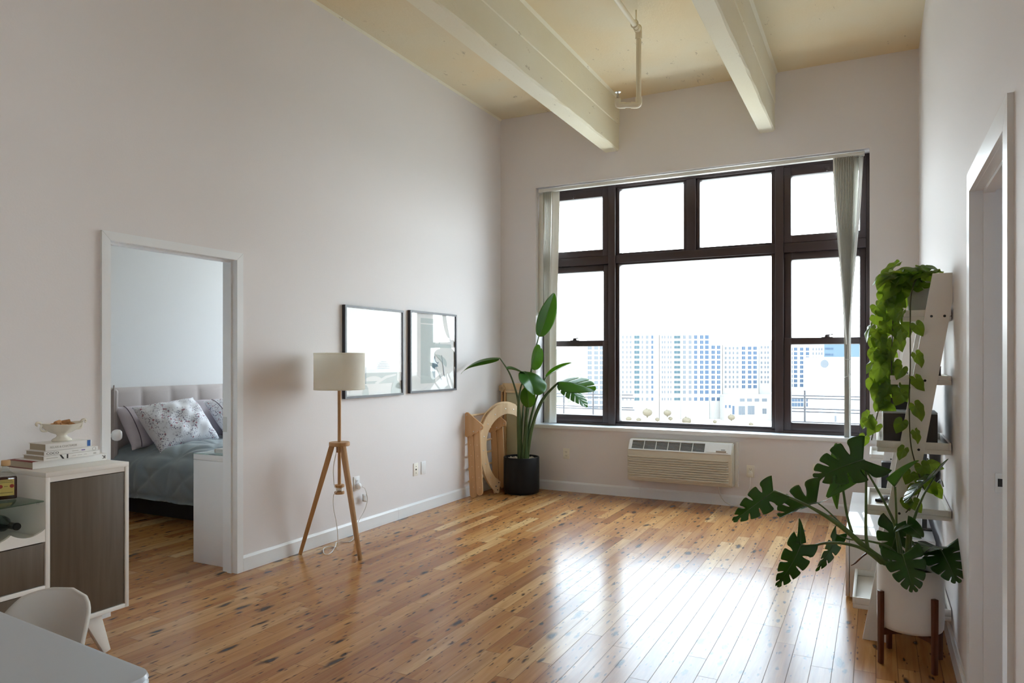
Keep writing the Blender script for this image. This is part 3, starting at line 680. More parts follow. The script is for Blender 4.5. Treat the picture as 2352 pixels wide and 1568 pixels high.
b = B(); b.lathe([(0, 0), (.034, 0), (.036, .002), (.036, .016), (.034, .018), (.016, .018), (.016, .05), (.034, .05), (.036, .052), (.036, .066), (.034, .068), (0, .068)], (lx, ly, .43), 28); b.out('cord_winder', ASH, lp)
b = B()
for k in range(4): b.tube([(lx + .021 * math.cos(t), ly + .021 * math.sin(t), .452 + k * .007 + .001 * t) for t in [2 * PI * q / 16 for q in range(17)]], .0035, 6, cap=False)
b.tube([(lx - .016, ly - .02, .78), (-3.505, 4.072, .74), (-3.522, 4.06, .62), (-3.512, 4.06, .50), (-3.50, 4.075, .475)], .003, 8, sub=6)
b.tube([(-3.486, 4.075, .466), (-3.505, 4.058, .44), (-3.512, 4.05, .418), (-3.511, 4.05, .339), (-3.50, 4.07, .217), (-3.53, 4.12, .08), (-3.60, 4.19, .012), (-3.660, 4.19, .006), (-3.672, 4.131, .006), (-3.576, 4.02, .006), (-3.532, 4.012, .006), (-3.55, 4.08, .007), (-3.63, 4.21, .011), (-3.69, 4.285, .006), (-3.70, 4.32, .006), (-3.652, 4.335, .006), (-3.624, 4.374, .006), (-3.665, 4.46, .006), (-3.72, 4.53, .03), (-3.735, 4.605, .10), (-3.74, 4.694, .181), (-3.735, 4.722, .266), (-3.725, 4.677, .356), (-3.722, 4.64, .378)], .003, 8, sub=6)
cd = b.out('power_cord', CORDW, lp)
b = B(); b.lathe([(.024, 0), (.026, .004), (.026, .018), (.012, .03), (0, .032)], (-3.758, 4.625, .384), 20, axis=(1, 0, 0)); b.out('plug', TRIM, lp)
b = B(); b.grid(lambda u, v: (-3.737 + .006 * math.sin(u * 3), 4.66 + .055 * u - .02 * v * 0, .315 - .06 * v - .015 * u), 4, 4); b.out('cord_tag', mat('silver_cord_tag', (.62, .62, .62), .6), lp, solid=.0006)

# ================================================================== PLANTS
def leaf(name, m, parent, base, tip, normal, wfun, ang0, ang1, nu=18, nv=6, droop=0., fold=.15, curl=0., lobes=0, v0=.36, gmax=.42, holes=False, wave=0., skew=0, twist=0, solid=0.0008, slit_sides=(1, -1), gcurve=.6):
    base, tip = Vector(base), Vector(tip); d = tip - base; L = d.length; X = d.normalized(); Z = Vector(normal); Z = (Z - X * Z.dot(X)).normalized(); Y = Z.cross(X)
    arc = droop / 2
    def mid(t):
        # arc of total turn `droop` with chord on +X
        if abs(droop) < 1e-3: return L * t, 0.
        R = L / (2 * math.sin(droop / 2)); a = -droop / 2 + droop * t
        return R * (math.sin(a) + math.sin(droop / 2)), R * (math.cos(a) - math.cos(droop / 2))
    def pt(t, v, s):
        mx_, mz = mid(t); w_ = wfun(t) * L; ph = ang0 + (ang1 - ang0) * t ** .8
        rx = v * w_ * math.cos(ph); ry = v * w_ * math.sin(ph) * s
        z = mz + fold * abs(ry) - curl * v * v * w_ + wave * L * math.sin(t * 19 + s) * v * v
        if twist: ca, sa = math.cos(twist * t), math.sin(twist * t); ry, z = ry * ca - (z - mz) * sa, mz + ry * sa + (z - mz) * ca
        return base + X * (mx_ + rx) + Y * ry + Z * z
    b = B()
    for s in (1, -1):
        if lobes and s in slit_sides:
            k4 = 6; n = lobes * k4; nv0 = 3; nv1 = 8
            T_ = [.015 + .985 * i / n for i in range(n + 1)]
            g = [[b.bm.verts.new(pt(t, v0 * j / nv0, s)) for j in range(nv0 + 1)] for t in T_]
            for i in range(n):
                for j in range(nv0):
                    b.bm.faces.new((g[i][j], g[i + 1][j], g[i + 1][j + 1], g[i][j + 1]))
            for q in range(lobes):
                row = [g[q * k4 + i][nv0] for i in range(k4 + 1)]; ta, tb = T_[q * k4], T_[(q + 1) * k4]; tc = (ta + tb) / 2
                if q == lobes - 1: tc = tb
                if q == 0: tc = ta
                vq = v0 + (.12 if q % 2 else 0)
                for j in range(1, nv1 + 1):
                    r = j / nv1; v = v0 + (1 - v0) * r
                    gap = gmax * min(1, r * 2.2) ** gcurve * (1 - .25 * r)
                    if r > .8: gap = gap + .10 * (r - .8) / .2
                    gap = min(gap, .8)
                    new = []
                    for i in range(k4 + 1):
                        t = ta + (tb - ta) * i / k4; t = tc + (t - tc) * (1 - gap)
                        endr = 1 - .05 * (abs(i / k4 * 2 - 1) ** 3) * (r ** 3)
                        new.append(b.bm.verts.new(pt(min(1, t), v * endr, s)))
                    for i in range(k4): b.bm.faces.new((row[i], row[i + 1], new[i + 1], new[i]))
                    row = new
        else:
            g = [[b.bm.verts.new(pt(i / nu, j / nv, s)) for j in range(nv + 1)] for i in range(nu + 1)]
            for i in range(nu):
                for j in range(nv): b.bm.faces.new((g[i][j], g[i + 1][j], g[i + 1][j + 1], g[i][j + 1]))
    bmesh.ops.remove_doubles(b.bm, verts=b.bm.verts, dist=1e-5)
    bmesh.ops.dissolve_degenerate(b.bm, edges=b.bm.edges, dist=1e-6)
    lf = b.out(name, m, parent, ang=70, solid=solid, recalc=True)
    if parent is not None and m in (MON, MONP, BOP):
        r = .0032 if m is BOP else .0024
        B().tube([pt(t, 0, 1) for t in [k / 14 for k in range(14)]], [r * (1 - .06 * k) for k in range(14)], 7).out('midrib', MONS, lf)
    return lf

# ---- bird of paradise in black pot
cx, cy_ = -3.36, 6.835
bp_ = thing('potted_bird_of_paradise', 'tall broad-leaved plant in a black pot in the window corner', 'plant', (cx, cy_, 0))
b = B(); b.lathe([(0, .004), (.172, .004), (.182, .012), (.188, .03), (.19, .06), (.19, .378), (.187, .384), (.176, .384), (.173, .375), (.173, .34), (0, .34)], (cx, cy_, 0), 64); b.out('pot', MATBLACK, bp_)
b = B(); b.lathe([(0, .002), (.16, .002), (.165, .0), (.165, 0), (0, 0)], (cx, cy_, 0), 40); b.out('saucer', POTW, bp_)
b = B(); b.lathe([(0, .346), (.172, .346), (.172, .341), (0, .341)], (cx, cy_, 0), 32); b.out('soil', SOIL, bp_)
b = B()
for k in range(330):
    r = .163 * math.sqrt(random.random()); a = random.uniform(0, 2 * PI); s = random.uniform(.006, .013)
    b.sphere((cx + r * math.cos(a), cy_ + r * math.sin(a), .350 + random.uniform(0, .016)), s, 4, (1, random.uniform(.6, 1), .65))
o = b.out('pebbles', PEB, bp_); o['kind'] = 'stuff'
bstem = {'A': [(-3.34, 6.85, .345), (-3.32, 6.861, .79), (-3.253, 6.872, 1.346), (-3.189, 6.904, 1.658)],
 'B': [(-3.356, 6.82, .345), (-3.36, 6.795, .793), (-3.371, 6.756, 1.025), (-3.414, 6.678, 1.256), (-3.488, 6.584, 1.429)],
 'C': [(-3.319, 6.838, .345), (-3.303, 6.847, .792), (-3.286, 6.855, 1.115), (-3.261, 6.868, 1.314)],
 'D': [(-3.364, 6.815, .345), (-3.363, 6.771, .841), (-3.329, 6.755, 1.118), (-3.259, 6.757, 1.247)],
 'D2': [(-3.373, 6.811, .345), (-3.372, 6.778, .794), (-3.342, 6.748, 1.049), (-3.271, 6.75, 1.256)],
 'E': [(-3.335, 6.808, .345), (-3.293, 6.807, .703), (-3.26, 6.812, .906)],
 'F': [(-3.328, 6.856, .345), (-3.291, 6.875, .698), (-3.212, 6.893, 1.), (-3.125, 6.937, 1.222)],
 'G': [(-3.311, 6.843, .345), (-3.253, 6.85, .678), (-3.146, 6.87, .979), (-2.966, 6.905, 1.178)],
 'G2': [(-3.303, 6.847, .345), (-3.236, 6.858, .724), (-3.117, 6.885, 1.002), (-2.962, 6.907, 1.169)],
 'H': [(-3.38, 6.84, .345), (-3.365, 6.85, .7), (-3.345, 6.86, .98)], 'I': [(-3.30, 6.82, .345), (-3.29, 6.81, .62), (-3.275, 6.80, .86)]}
for k, p in bstem.items():
    n = len(p); B().tube(p, [.021 - .015 * (i / (n - 1)) ** .7 for i in range(n)], 10, sub=8).out('leaf_stalk', BOPS, bp_)
bw = lambda wmax, p=.5: (lambda t: wmax * math.sin(PI * (.06 + .94 * t) ** p * .5 + PI * .5 * 0) * 0 + wmax * (math.sin(PI * min(1, (t * .97 + .03)) ** .72)) ** .75)
toC = (.45, -.89, 0.)   # towards the middle of the room
leaf('leaf', BOP, bp_, (-3.189, 6.904, 1.655), (-3.055, 7.0, 2.12), (.75, -.65, .1), bw(.25), 1.2, .5, 26, 8, droop=.15, fold=.25)
leaf('leaf', BOP, bp_, (-3.488, 6.584, 1.429), (-3.72, 6.186, 1.266), (-.25, .3, 1), bw(.16), 1.2, .5, 26, 6, droop=.95, fold=-.55)
leaf('leaf', BOP, bp_, (-3.261, 6.868, 1.314), (-3.12, 6.80, 1.53), (-.3, -.85, .35), bw(.56), 1.2, .5, 20, 8, droop=.7, fold=-.25)
leaf('leaf', BOP, bp_, (-3.285, 6.77, 1.29), (-3.10, 6.60, 1.06), (.5, -.25, .85), bw(.58), 1.2, .45, 20, 8, droop=.5, fold=.25, wave=.012)
leaf('leaf', BOP, bp_, (-3.271, 6.75, 1.256), (-3.40, 6.56, 1.315), (-.1, -.45, .85), bw(.36), 1.2, .5, 18, 6, droop=.5, fold=.3)
leaf('leaf', BOP, bp_, (-3.26, 6.812, .906), (-3.262, 6.77, 1.12), (.3, -.95, .1), bw(.46), 1.25, .5, 18, 8, droop=.3, fold=.2)
leaf('leaf', BOP, bp_, (-3.125, 6.937, 1.222), (-2.84, 6.97, 1.379), (-.1, -.55, .8), bw(.16), 1.2, .5, 20, 6, droop=.3, fold=.7)
leaf('leaf', BOP, bp_, (-2.966, 6.905, 1.178), (-2.52, 6.80, 1.10), (.1, -.62, .75), bw(.36), 1.15, .45, 26, 8, droop=.6, fold=-.1, lobes=4, v0=.10, gmax=.07, slit_sides=(1,), gcurve=.5)
leaf('leaf', BOP, bp_, (-2.962, 6.907, 1.169), (-2.60, 6.78, .93), (.55, -.45, .7), bw(.30), 1.1, .5, 26, 8, droop=.5, fold=-.15, lobes=7, v0=.12, gmax=.14, slit_sides=(1, -1))

# ---- monstera in white pot on stand
mx0, my0 = .143, 3.835
mt = thing('potted_monstera', 'split-leaf monstera in a white cylinder pot on a dark wooden stand', 'plant', (mx0, my0, 0))
b = B(); b.lathe([(0, .162), (.122, .162), (.132, .168), (.137, .18), (.139, .21), (.139, .448), (.137, .452), (.131, .452), (.129, .446), (.129, .40), (0, .40)], (mx0, my0, 0), 64); b.out('pot', POTW, mt)
b = B(); b.lathe([(0, .404), (.129, .404), (.129, .400), (0, .40)], (mx0, my0, 0), 32); b.out('soil', SOIL, mt)
feet = [(.03, 3.755), (.228, 3.725), (.062, 3.953), (.262, 3.915)]
ctr = Vector((mx0, my0, 0))
st_ = bpy.data.objects.new('plant_stand', None); COL.objects.link(st_); st_.location = (mx0, my0, 0); LOC['plant_stand'] = Vector((mx0, my0, 0))
tag(st_, 'dark walnut four-legged stand holding the white monstera pot', 'plant stand')
for (fx_, fy_) in feet:
    dv = (Vector((fx_, fy_, 0)) - ctr); dv.z = 0; u_ = dv.normalized(); p = ctr + u_ * .1505
    B().bar((p.x, p.y, 0), (p.x, p.y, .338), .022, .020, up=u_, w1=.024, h1=.022, bev=.003).out('leg', WALNUT, st_)
for i, j in ((0, 3), (1, 2)):
    a_, c_ = [ctr + (Vector((*feet[k], 0)) - ctr).normalized() * .142 for k in (i, j)]
    B().bar((a_.x, a_.y, .148 if i else .1475), (c_.x, c_.y, .148 if i else .1475), .022, .026, bev=.002).out('cross_bar', WALNUT, st_)
mstem = {'main': ([(.116, 3.85, .40), (.042, 3.79, .462), (-.04, 3.771, .522), (-.161, 3.754, .627), (-.307, 3.725, .714), (-.444, 3.701, .77)], [.014, .014, .013, .012, .006, .005]),
 's3': ([(-.033, 3.775, .515), (-.042, 3.77, .591), (-.042, 3.792, .72), (-.042, 3.792, .865), (-.051, 3.788, .937)], [.009, .007, .006, .0055, .005]),
 's3b': ([(.121, 3.853, .40), (.089, 3.882, .591), (.053, 3.897, .689), (-.003, 3.902, .799), (-.058, 3.896, .9)], [.011, .008, .006, .005, .004]),
 's3c': ([(-.103, 3.784, .587), (-.126, 3.839, .662), (-.145, 3.875, .781), (-.167, 3.897, .884)], [.008, .006, .006, .005]),
 's2': ([(-.062, 3.782, .542), (-.146, 3.852, .604), (-.218, 3.927, .653), (-.267, 3.959, .683)], [.005, .004, .004, .004]),
 's4': ([(.033, 3.786, .45), (-.049, 3.744, .52), (-.13, 3.691, .551), (-.212, 3.65, .553), (-.272, 3.619, .539), (-.312, 3.599, .547)], [.011, .008, .007, .006, .005, .004]),
 's5': ([(.122, 3.876, .43), (.061, 3.867, .512), (-.032, 3.865, .535), (-.117, 3.866, .534), (-.17, 3.839, .557)], [.007, .006, .005, .004, .003]),
 's6': ([(.07, 3.849, .40), (.062, 3.901, .479), (.082, 3.967, .54), (.097, 3.975, .583)], [.007, .006, .005, .004]),
 's7': ([(.11, 3.825, .42), (.087, 3.779, .593), (.083, 3.744, .72), (.079, 3.742, .825)], [.008, .006, .005, .005]),
 's9': ([(.128, 3.8, .40), (.129, 3.767, .54), (.13, 3.734, .617), (.125, 3.709, .662)], [.012, .009, .006, .004]),
 's8': ([(.133, 3.837, .42), (.15, 3.8, .635), (.192, 3.777, .784), (.24, 3.767, .879)], [.010, .007, .005, .003]),
 's10': ([(.141, 3.807, .40), (.13, 3.745, .485), (.106, 3.643, .543)], [.008, .006, .004]),
 's11': ([(.151, 3.846, .401), (.196, 3.82, .489), (.235, 3.78, .545), (.262, 3.745, .554)], [.008, .006, .005, .004])}
for k, (p, r) in mstem.items(): B().tube(p, r, 10, sub=7).out('stem', MONS, mt)
B().tube([(-.033, 3.775, .502), (-.058, 3.739, .487), (-.085, 3.714, .461), (-.103, 3.694, .452)], [.005, .004, .0035, .002], 8, sub=5).out('aerial_root', WALNUT, mt)
mwf = lambda k: (lambda t: k * (1.0 - .55 * t) * (1 - t ** 5) ** .5)
def mleaf(base, tip, n, k=.62, m=MON, lobes=5, droop=.4, fold=.12, **q):
    return leaf('leaf', m, mt, base, tip, n, mwf(k), 2.25, .25, nv=8, droop=droop, fold=fold, lobes=lobes, **q)
mleaf((-.444, 3.701, .77), (-.631, 3.68, .61), (.35, -.75, .35), .33, droop=.3, gmax=0.20)
mleaf((-.267, 3.959, .683), (-.425, 3.93, .60), (.05, -.28, .95), .78, droop=.5, gmax=0.23, fold=.5)
mleaf((-.051, 3.788, .937), (-.245, 3.70, .850), (-.10, -.80, .55), .60, droop=.35, gmax=0.20, fold=.1)
mleaf((-.058, 3.896, .9), (-.215, 3.87, .73), (-.55, -.8, .15), .30, m=MONP, droop=.2, lobes=0)
mleaf((-.167, 3.897, .884), (-.178, 3.949, .99), (-.3, -.9, -.1), .34, m=MONP, droop=.2, lobes=0)
mleaf((-.175, 3.90, .86), (-.17, 3.90, .67), (-.7, -.7, .1), .24, m=MONP, droop=.3, lobes=0)
mleaf((-.312, 3.599, .547), (-.415, 3.57, .350), (.55, -.55, .45), .36, droop=.6, gmax=0.17)
leaf('leaf', MON, mt, (-.315, 3.60, .547), (-.322, 3.61, .665), (.8, -.6, .1), mwf(.28), 1.4, .3, droop=.3)
mleaf((-.17, 3.839, .557), (-.262, 3.79, .385), (.85, -.2, .5), .34, droop=.5, gmax=0.17)
mleaf((.097, 3.975, .585), (.062, 3.91, .475), (-.1, -.9, .4), .78, droop=.4, gmax=0.22, lobes=4)
leaf('leaf', MONP, mt, (.075, 3.742, .825), (.178, 3.79, .945), (-.6, -.6, .55), mwf(.22), 1.4, .3, droop=.6, fold=.9)
mleaf((.24, 3.767, .885), (.128, 3.60, .785), (-.55, .25, .8), .46, droop=.35, gmax=0.17, fold=.25)
mleaf((.125, 3.709, .665), (.180, 3.67, .622), (.0, -.7, .75), .62, lobes=0, droop=.6, curl=.15)
mleaf((.125, 3.709, .662), (.075, 3.67, .632), (-.2, -.35, .9), .42, lobes=0, droop=.6)
mleaf((.106, 3.643, .540), (.143, 3.545, .418), (.0, -.72, .62), .60, droop=.5, gmax=0.13, fold=.08, curl=.08)
mleaf((.262, 3.745, .554), (.305, 3.585, .466), (-.12, -.62, .75), .58, droop=.5, gmax=0.12, fold=.1, curl=.08)
mleaf((.262, 3.835, .545), (.19, 3.68, .545), (-.15, -.15, .97), .62, droop=.7, gmax=0.12)

# ---- pothos
def poth_mesh(k):
    L_, wd, fold, dr = ((.088, 1.0, .22, 9.), (.080, 1.12, .10, 14.), (.092, .92, .38, 5.))[k]
    b = B(); nt, nr = 15, 6
    ctl = [(0, 1.0), (10, .86), (25, .72), (45, .61), (70, .53), (95, .49), (120, .46), (140, .42), (155, .33), (168, .16)]
    def rad(t):
        for (a0, r0), (a1, r1) in zip(ctl, ctl[1:]):
            if t <= a1: f = (t - a0) / (a1 - a0); return r0 + (r1 - r0) * f
        return ctl[-1][1]
    for sg in (1, -1):
        g = []
        for i in range(nt + 1):
            th = 168 * i / nt; r = rad(th); row = []
            for j in range(nr + 1):
                v = j / nr; x = v * r * math.cos(math.radians(th)) * L_; y = v * r * math.sin(math.radians(th)) * L_ * wd * sg
                z = abs(y) * fold - dr * (max(0, x) ** 2) * .35 - 6 * y * y - .004 * math.sin(th * .12 + k) * v
                row.append(b.bm.verts.new((x, y, z)))
            g.append(row)
        for i in range(nt):
            for j in range(nr):
                q = (g[i][j], g[i + 1][j], g[i + 1][j + 1], g[i][j + 1])
                b.bm.faces.new(q if sg > 0 else q[::-1])
    bmesh.ops.remove_doubles(b.bm, verts=b.bm.verts, dist=1e-6); bmesh.ops.dissolve_degenerate(b.bm, edges=b.bm.edges, dist=1e-7)
    o = b.out('leaf', POTH, ang=80, recalc=False); me = o.data; bpy.data.objects.remove(o); return me
PM = [poth_mesh(k) for k in range(3)]
def poth_leaf(parent, base, d, n, s):
    o = bpy.data.objects.new('leaf', random.choice(PM)); COL.objects.link(o); o.parent = parent
    X = Vector(d).normalized(); Z = Vector(n); Z = (Z - X * Z.dot(X)).normalized(); Y = Z.cross(X)
    M = Matrix((X, Y, Z)).transposed().to_4x4(); M.translation = Vector(base) - LOC[parent.name]
    o.matrix_local = M @ Matrix.Diagonal((s, s, s, 1)); return o
pt_ = thing('potted_pothos', 'trailing green pothos in a grey pot on top of the ladder shelf', 'plant', (.225, 4.28, 1.655))
b = B(); b.lathe([(0, .004), (.062, .004), (.066, .01), (.074, .15), (.072, .154), (.067, .152), (.066, .135), (0, .135)], (.215, 4.24, 1.652), 40); b.out('pot', POTG, pt_)
b = B(); b.lathe([(0, .139), (.067, .139), (.067, .134), (0, .134)], (.215, 4.24, 1.652), 24); b.out('soil', SOIL, pt_)
rnd = random.Random(21)
vines = [[(.20, 4.2, 1.79), (.13, 4.18, 1.84), (.06, 4.16, 1.78), (.03, 4.14, 1.6), (.035, 4.13, 1.35), (.02, 4.12, 1.2), (.0, 4.11, 1.1), (-.02, 4.09, 1.0)],
 [(.20, 4.26, 1.79), (.12, 4.24, 1.83), (.045, 4.22, 1.74), (.02, 4.2, 1.55), (.03, 4.18, 1.38), (.02, 4.18, 1.25), (.025, 4.16, 1.17)],
 [(.21, 4.2, 1.79), (.14, 4.17, 1.82), (.085, 4.12, 1.74), (.075, 4.1, 1.55), (.07, 4.09, 1.38), (.075, 4.09, 1.22)],
 [(.20, 4.3, 1.79), (.13, 4.3, 1.82), (.07, 4.28, 1.7), (.05, 4.26, 1.5), (.055, 4.24, 1.35)],
 [(.22, 4.16, 1.79), (.18, 4.10, 1.81), (.155, 4.05, 1.72), (.15, 4.015, 1.55), (.15, 4.005, 1.4), (.145, 4.0, 1.2), (.15, 4.0, 1.02), (.165, 3.99, .93), (.19, 3.98, .84), (.205, 3.97, .79)]]
for vi, p in enumerate(vines):
    B().tube(p, .003, 7, sub=8).out('vine', VINE, pt_)
    dense = vi < 4
    P = [Vector(q) for q in p]
    acc = []
    for a_, c_ in zip(P, P[1:]):
        n = max(1, round((c_ - a_).length / (.036 if dense else .062)))
        for k in range(n): acc.append(a_.lerp(c_, (k + rnd.random() * .6) / n))
    for k, q in enumerate(acc):
        if k < 1: continue
        side = 1 if k % 2 else -1
        off = Vector((rnd.uniform(-.05, .035), rnd.uniform(-.05, .02), rnd.uniform(-.01, .03))) if dense else Vector((side * .03 - .005, -.012, -.005))
        if vi == 4 and k < 4: continue
        base = q + off
        d = Vector((rnd.uniform(-.6, .5), rnd.uniform(-.35, .2), rnd.uniform(-1, -.25))) if dense else Vector((side * .45, -.05, -.9))
        n_ = Vector((rnd.uniform(-.7, .3), rnd.uniform(-1, -.3), rnd.uniform(.1, .8)))
        poth_leaf(pt_, base, d, n_, rnd.uniform(.75, 1.12) * (.9 if dense else .8))
for q in range(22):
    a_ = rnd.uniform(0, 2 * PI); r = rnd.uniform(.03, .15)
    base = Vector((.14 + .09 * math.cos(a_), 4.17 + .08 * math.sin(a_), 1.80 + rnd.uniform(-.03, .08)))
    poth_leaf(pt_, base, (rnd.uniform(-.9, .4), rnd.uniform(-.6, .3), rnd.uniform(-.5, .25)), (rnd.uniform(-.4, .3), rnd.uniform(-.7, 0), 1), rnd.uniform(.85, 1.2))
for bx_, d in (((.20, 4.1, 1.875), (.8, -.1, .02)), ((.235, 4.12, 1.845), (.1, -.6, .1)), ((.255, 4.13, 1.845), (-.2, -.7, .1)), ((.23, 4.08, 1.84), (-.9, -.2, -.1)), ((.09, 4.2, 1.90), (-.8, -.1, -.5))):
    poth_leaf(pt_, bx_, d, (-.1, -.4, 1), 1.05)

# ================================================================== LADDER SHELVES
SHV = [(.120, 1.600, .055), (.066, 1.287, .045), (.005, .948, .057), (-.042, .628, .05), (-.105, .143, .057)]
def ladder(Y0, Wd, label):
    t = thing('ladder_shelf', label, 'shelf', (.15, Y0, 0), 'pair of white ladder shelves')
    for y in (Y0, Y0 + Wd - .022):
        b = B(); b.prism([(-.06, 0), (.055, 0), (.3285, 1.69), (.3285, 1.83), (.246, 1.83)], lambda p, q, d: (p, y + d, q), .022)
        sd_ = b.out('side_panel', IVORY, t, smooth=False)
        for (xf, z, h) in SHV:
            xm = -.06 + (z + .02) / 1.83 * .306
            for dx in ((.03, .085) if z > .9 and z != 1.287 else (.055,)):
                b = B(); b.lathe([(0, .0005), (.0062, .0005), (.0062, -.002), (0, -.002)], (xm + dx, y, z + .022), 14, axis=(0, -1, 0)); b.out('bolt', DARK, sd_)
    for (xf, z, h) in SHV:
        b = B(); y0, y1 = Y0 + .022, Y0 + Wd - .022; x1 = .326
        b.box(xf, x1, y0, y1, z, z + .022, .002)
        b.box(xf - .002, xf + .012, y0, y1, z + .023, z + h, .0015); b.box(x1 - .012, x1, y0, y1, z + .023, z + h, .0015)
        b.box(xf + .012, x1 - .012, y0, y0 + .012, z + .023, z + h, .0015); b.box(xf + .012, x1 - .012, y1 - .012, y1, z + .023, z + h, .0015)
        b.out('shelf_tray', IVORY, t)
    return t
ladder(4.03, .60, 'white ladder shelf behind the monstera, nearer the doorway')
ladder(6.20, .60, 'white ladder shelf close to the window wall, behind the first shelf')
def carton(x0, x1, y0, y1, z0, z1, label):
    t = thing('storage_box', label, 'box', ((x0 + x1) / 2, (y0 + y1) / 2, z0), 'charcoal storage boxes')
    box('box_body', GREYBOX, t, x0 + .004, x1, y0, y1, z0, z1 - .008); box('box_lid_edge', GREYLID, t, x0, x1, y0, y1, z1 - .008, z1, bev=.001); box('box_front', WHITE, t, x0, x0 + .004, y0, y1, z0, z1 - .008, bev=.0005)
carton(.030, .270, 4.075, 4.29, .972, 1.150, 'charcoal box with pale lid edge, lower one on the middle tray')
carton(.050, .255, 4.32, 4.55, .972, 1.262, 'taller charcoal box behind the lower box on the middle tray')
t = thing('small_brown_box', 'small dark box on the second tray of the ladder shelf', 'box', (.27, 4.12, 1.31)); box('box_body', GREYBOX, t, .235, .285, 4.09, 4.2, 1.3095, 1.372); box('box_lid', BROWN, t, .234, .286, 4.089, 4.201, 1.372, 1.378)
# small plant in white pot, black box and remote on the fourth tray
wp = thing('small_potted_vine', 'small white planter with pothos leaves on the fourth tray', 'plant', (.235, 4.16, .651))
b = B(); b.lathe([(0, .0), (.040, .0), (.044, .004), (.047, .105), (.044, .108), (.041, .105), (.041, .092), (0, .092)], (.235, 4.16, .6505), 36); b.out('pot', POTW, wp)
b = B(); b.lathe([(0, .095), (.041, .095), (.041, .091), (0, .091)], (.235, 4.16, .6505), 20); b.out('soil', SOIL, wp)
vl = [[(.235, 4.15, .745), (.225, 4.08, .83), (.20, 4.01, .80), (.17, 3.99, .72), (.13, 3.985, .665)], [(.235, 4.15, .745), (.235, 4.1, .85), (.225, 4.03, .93)], [(.24, 4.15, .745), (.28, 4.08, .82), (.29, 4.02, .80)]]
for p in vl: B().tube(p, .0028, 7, sub=8).out('vine', VINE, wp)
for base, d, n in (((.235, 4.0, .905), (.9, -.2, -.15), (-.1, -.8, .5)), ((.255, 3.98, .80), (.35, -.2, -.8), (-.4, -.9, .2)), ((.19, 3.985, .845), (-.1, -.1, -.9), (-.5, -.8, .2)), ((.13, 3.98, .725), (.15, -.1, -.9), (-.4, -.9, .3)), ((.165, 3.98, .72), (.5, -.2, -.7), (0, -.9, .4)), ((.17, 3.985, .79), (-.4, -.1, -.8), (.3, -.9, .2)), ((.225, 4.02, .86), (-.3, -.2, -.8), (-.5, -.8, .2))):
    poth_leaf(wp, base, d, n, .66)
t = thing('black_box', 'small black box on the fourth tray beside a black remote', 'box', (.06, 4.15, .651)); b = B(); b.box(.055, .125, 4.09, 4.16, .651, .705, .003); b.out('case', BLACK, t); box('case_lid', GREYLID, t, .057, .123, 4.091, 4.159, .705, .707, bev=.0005)
rm = thing('remote_control', 'flat black remote lying on the fourth tray of the ladder shelf', 'remote', (.03, 4.3, .651))
b = B(); b.hexa([(-.005, 4.30, .6512), (.03, 4.285, .6512), (.075, 4.43, .6512), (.04, 4.445, .6512), (-.005, 4.30, .668), (.03, 4.285, .668), (.075, 4.43, .668), (.04, 4.445, .668)], .004); b.out('shell', BLACK, rm)
b = B()
for k in range(4): b.sphere((.017 + k * .008, 4.31 + k * .025, .668), .004, 5, (1, 1, .4))
b.out('buttons', GREYBOX, rm)
# bottom tray book
def book(name, label, x0, x1, y0, y1, z0, z1, cover, spine_side, group=None, pages=PAPER, cat='book', spine=None):
    """lying flat; spine_side '+x' or '-x'"""
    t = thing(name, label, cat, ((x0 + x1) / 2, (y0 + y1) / 2, z0), group); c = .0022
    box('page_block', pages, t, x0 + (.004 if spine_side == '+x' else c), x1 - (c if spine_side == '+x' else .004), y0 + .004, y1 - .004, z0 + c, z1 - c, bev=0)
    b = B(); b.box(x0, x1, y0, y1, z0, z0 + c, .0006); b.box(x0, x1, y0, y1, z1 - c, z1, .0006); b.out('cover', cover, t)
    b = B()
    if spine_side == '+x': b.box(x1 - c, x1 + .0004, y0, y1, z0, z1, .0006)
    else: b.box(x0 - .0004, x0 + c, y0, y1, z0, z1, .0006)
    b.out('spine', spine or cover, t); return t
book('magazine', 'dark covered magazine on the bottom tray of the ladder shelf', .19, .30, 4.07, 4.33, .166, .186, GREYBOX, '+x', cat='magazine', pages=COVERW)
# clear spray bottle on the bench behind
sb = thing('spray_bottle', 'clear bottle with white cap standing behind the monstera', 'bottle', (.262, 4.68, .386))
b = B(); b.lathe([(0, .001), (.026, .001), (.029, .006), (.029, .10), (.024, .125), (.011, .15), (.011, .165)], (.205, 4.715, .386), 24); b.out('bottle_body', mat('frosted_bottle', (.72, .74, .74), .3), sb)
b = B(); b.lathe([(0.011, .165), (.016, .165), (.016, .20), (.013, .215), (0, .217)], (.205, 4.715, .386), 20); b.out('cap', POTW, sb)

# ---- low glossy bench
tvb = thing('media_bench', 'low glossy white media bench along the right wall', 'bench', (.08, 5.4, 0))
BX_0, BX_1, BY0, BY1 = -.16, .30, 4.67, 6.15
box('top', GLOSSWHITE, tvb, BX_0 - .002, BX_1, BY0, BY1, .366, .385)
box('end_panel', WHITE, tvb, BX_0 + .022, BX_1, BY0 + .001, BY0 + .02, .012, .3655); box('end_panel', WHITE, tvb, BX_0 + .022, BX_1, BY1 - .02, BY1 - .001, .012, .3655)
box('base', WHITE, tvb, BX_0 + .022, BX_1, BY0 + .02, BY1 - .02, .012, .03); box('back', WHITE, tvb, BX_1 - .01, BX_1, BY0 + .02, BY1 - .02, .03, .3655)
for k in range(2):
    ya, yb = BY0 + .002 + k * (BY1 - BY0) / 2, BY0 - .002 + (k + 1) * (BY1 - BY0) / 2
    box('door', GLOSSWHITE, tvb, BX_0, BX_0 + .0185, ya, yb, .014, .3645)
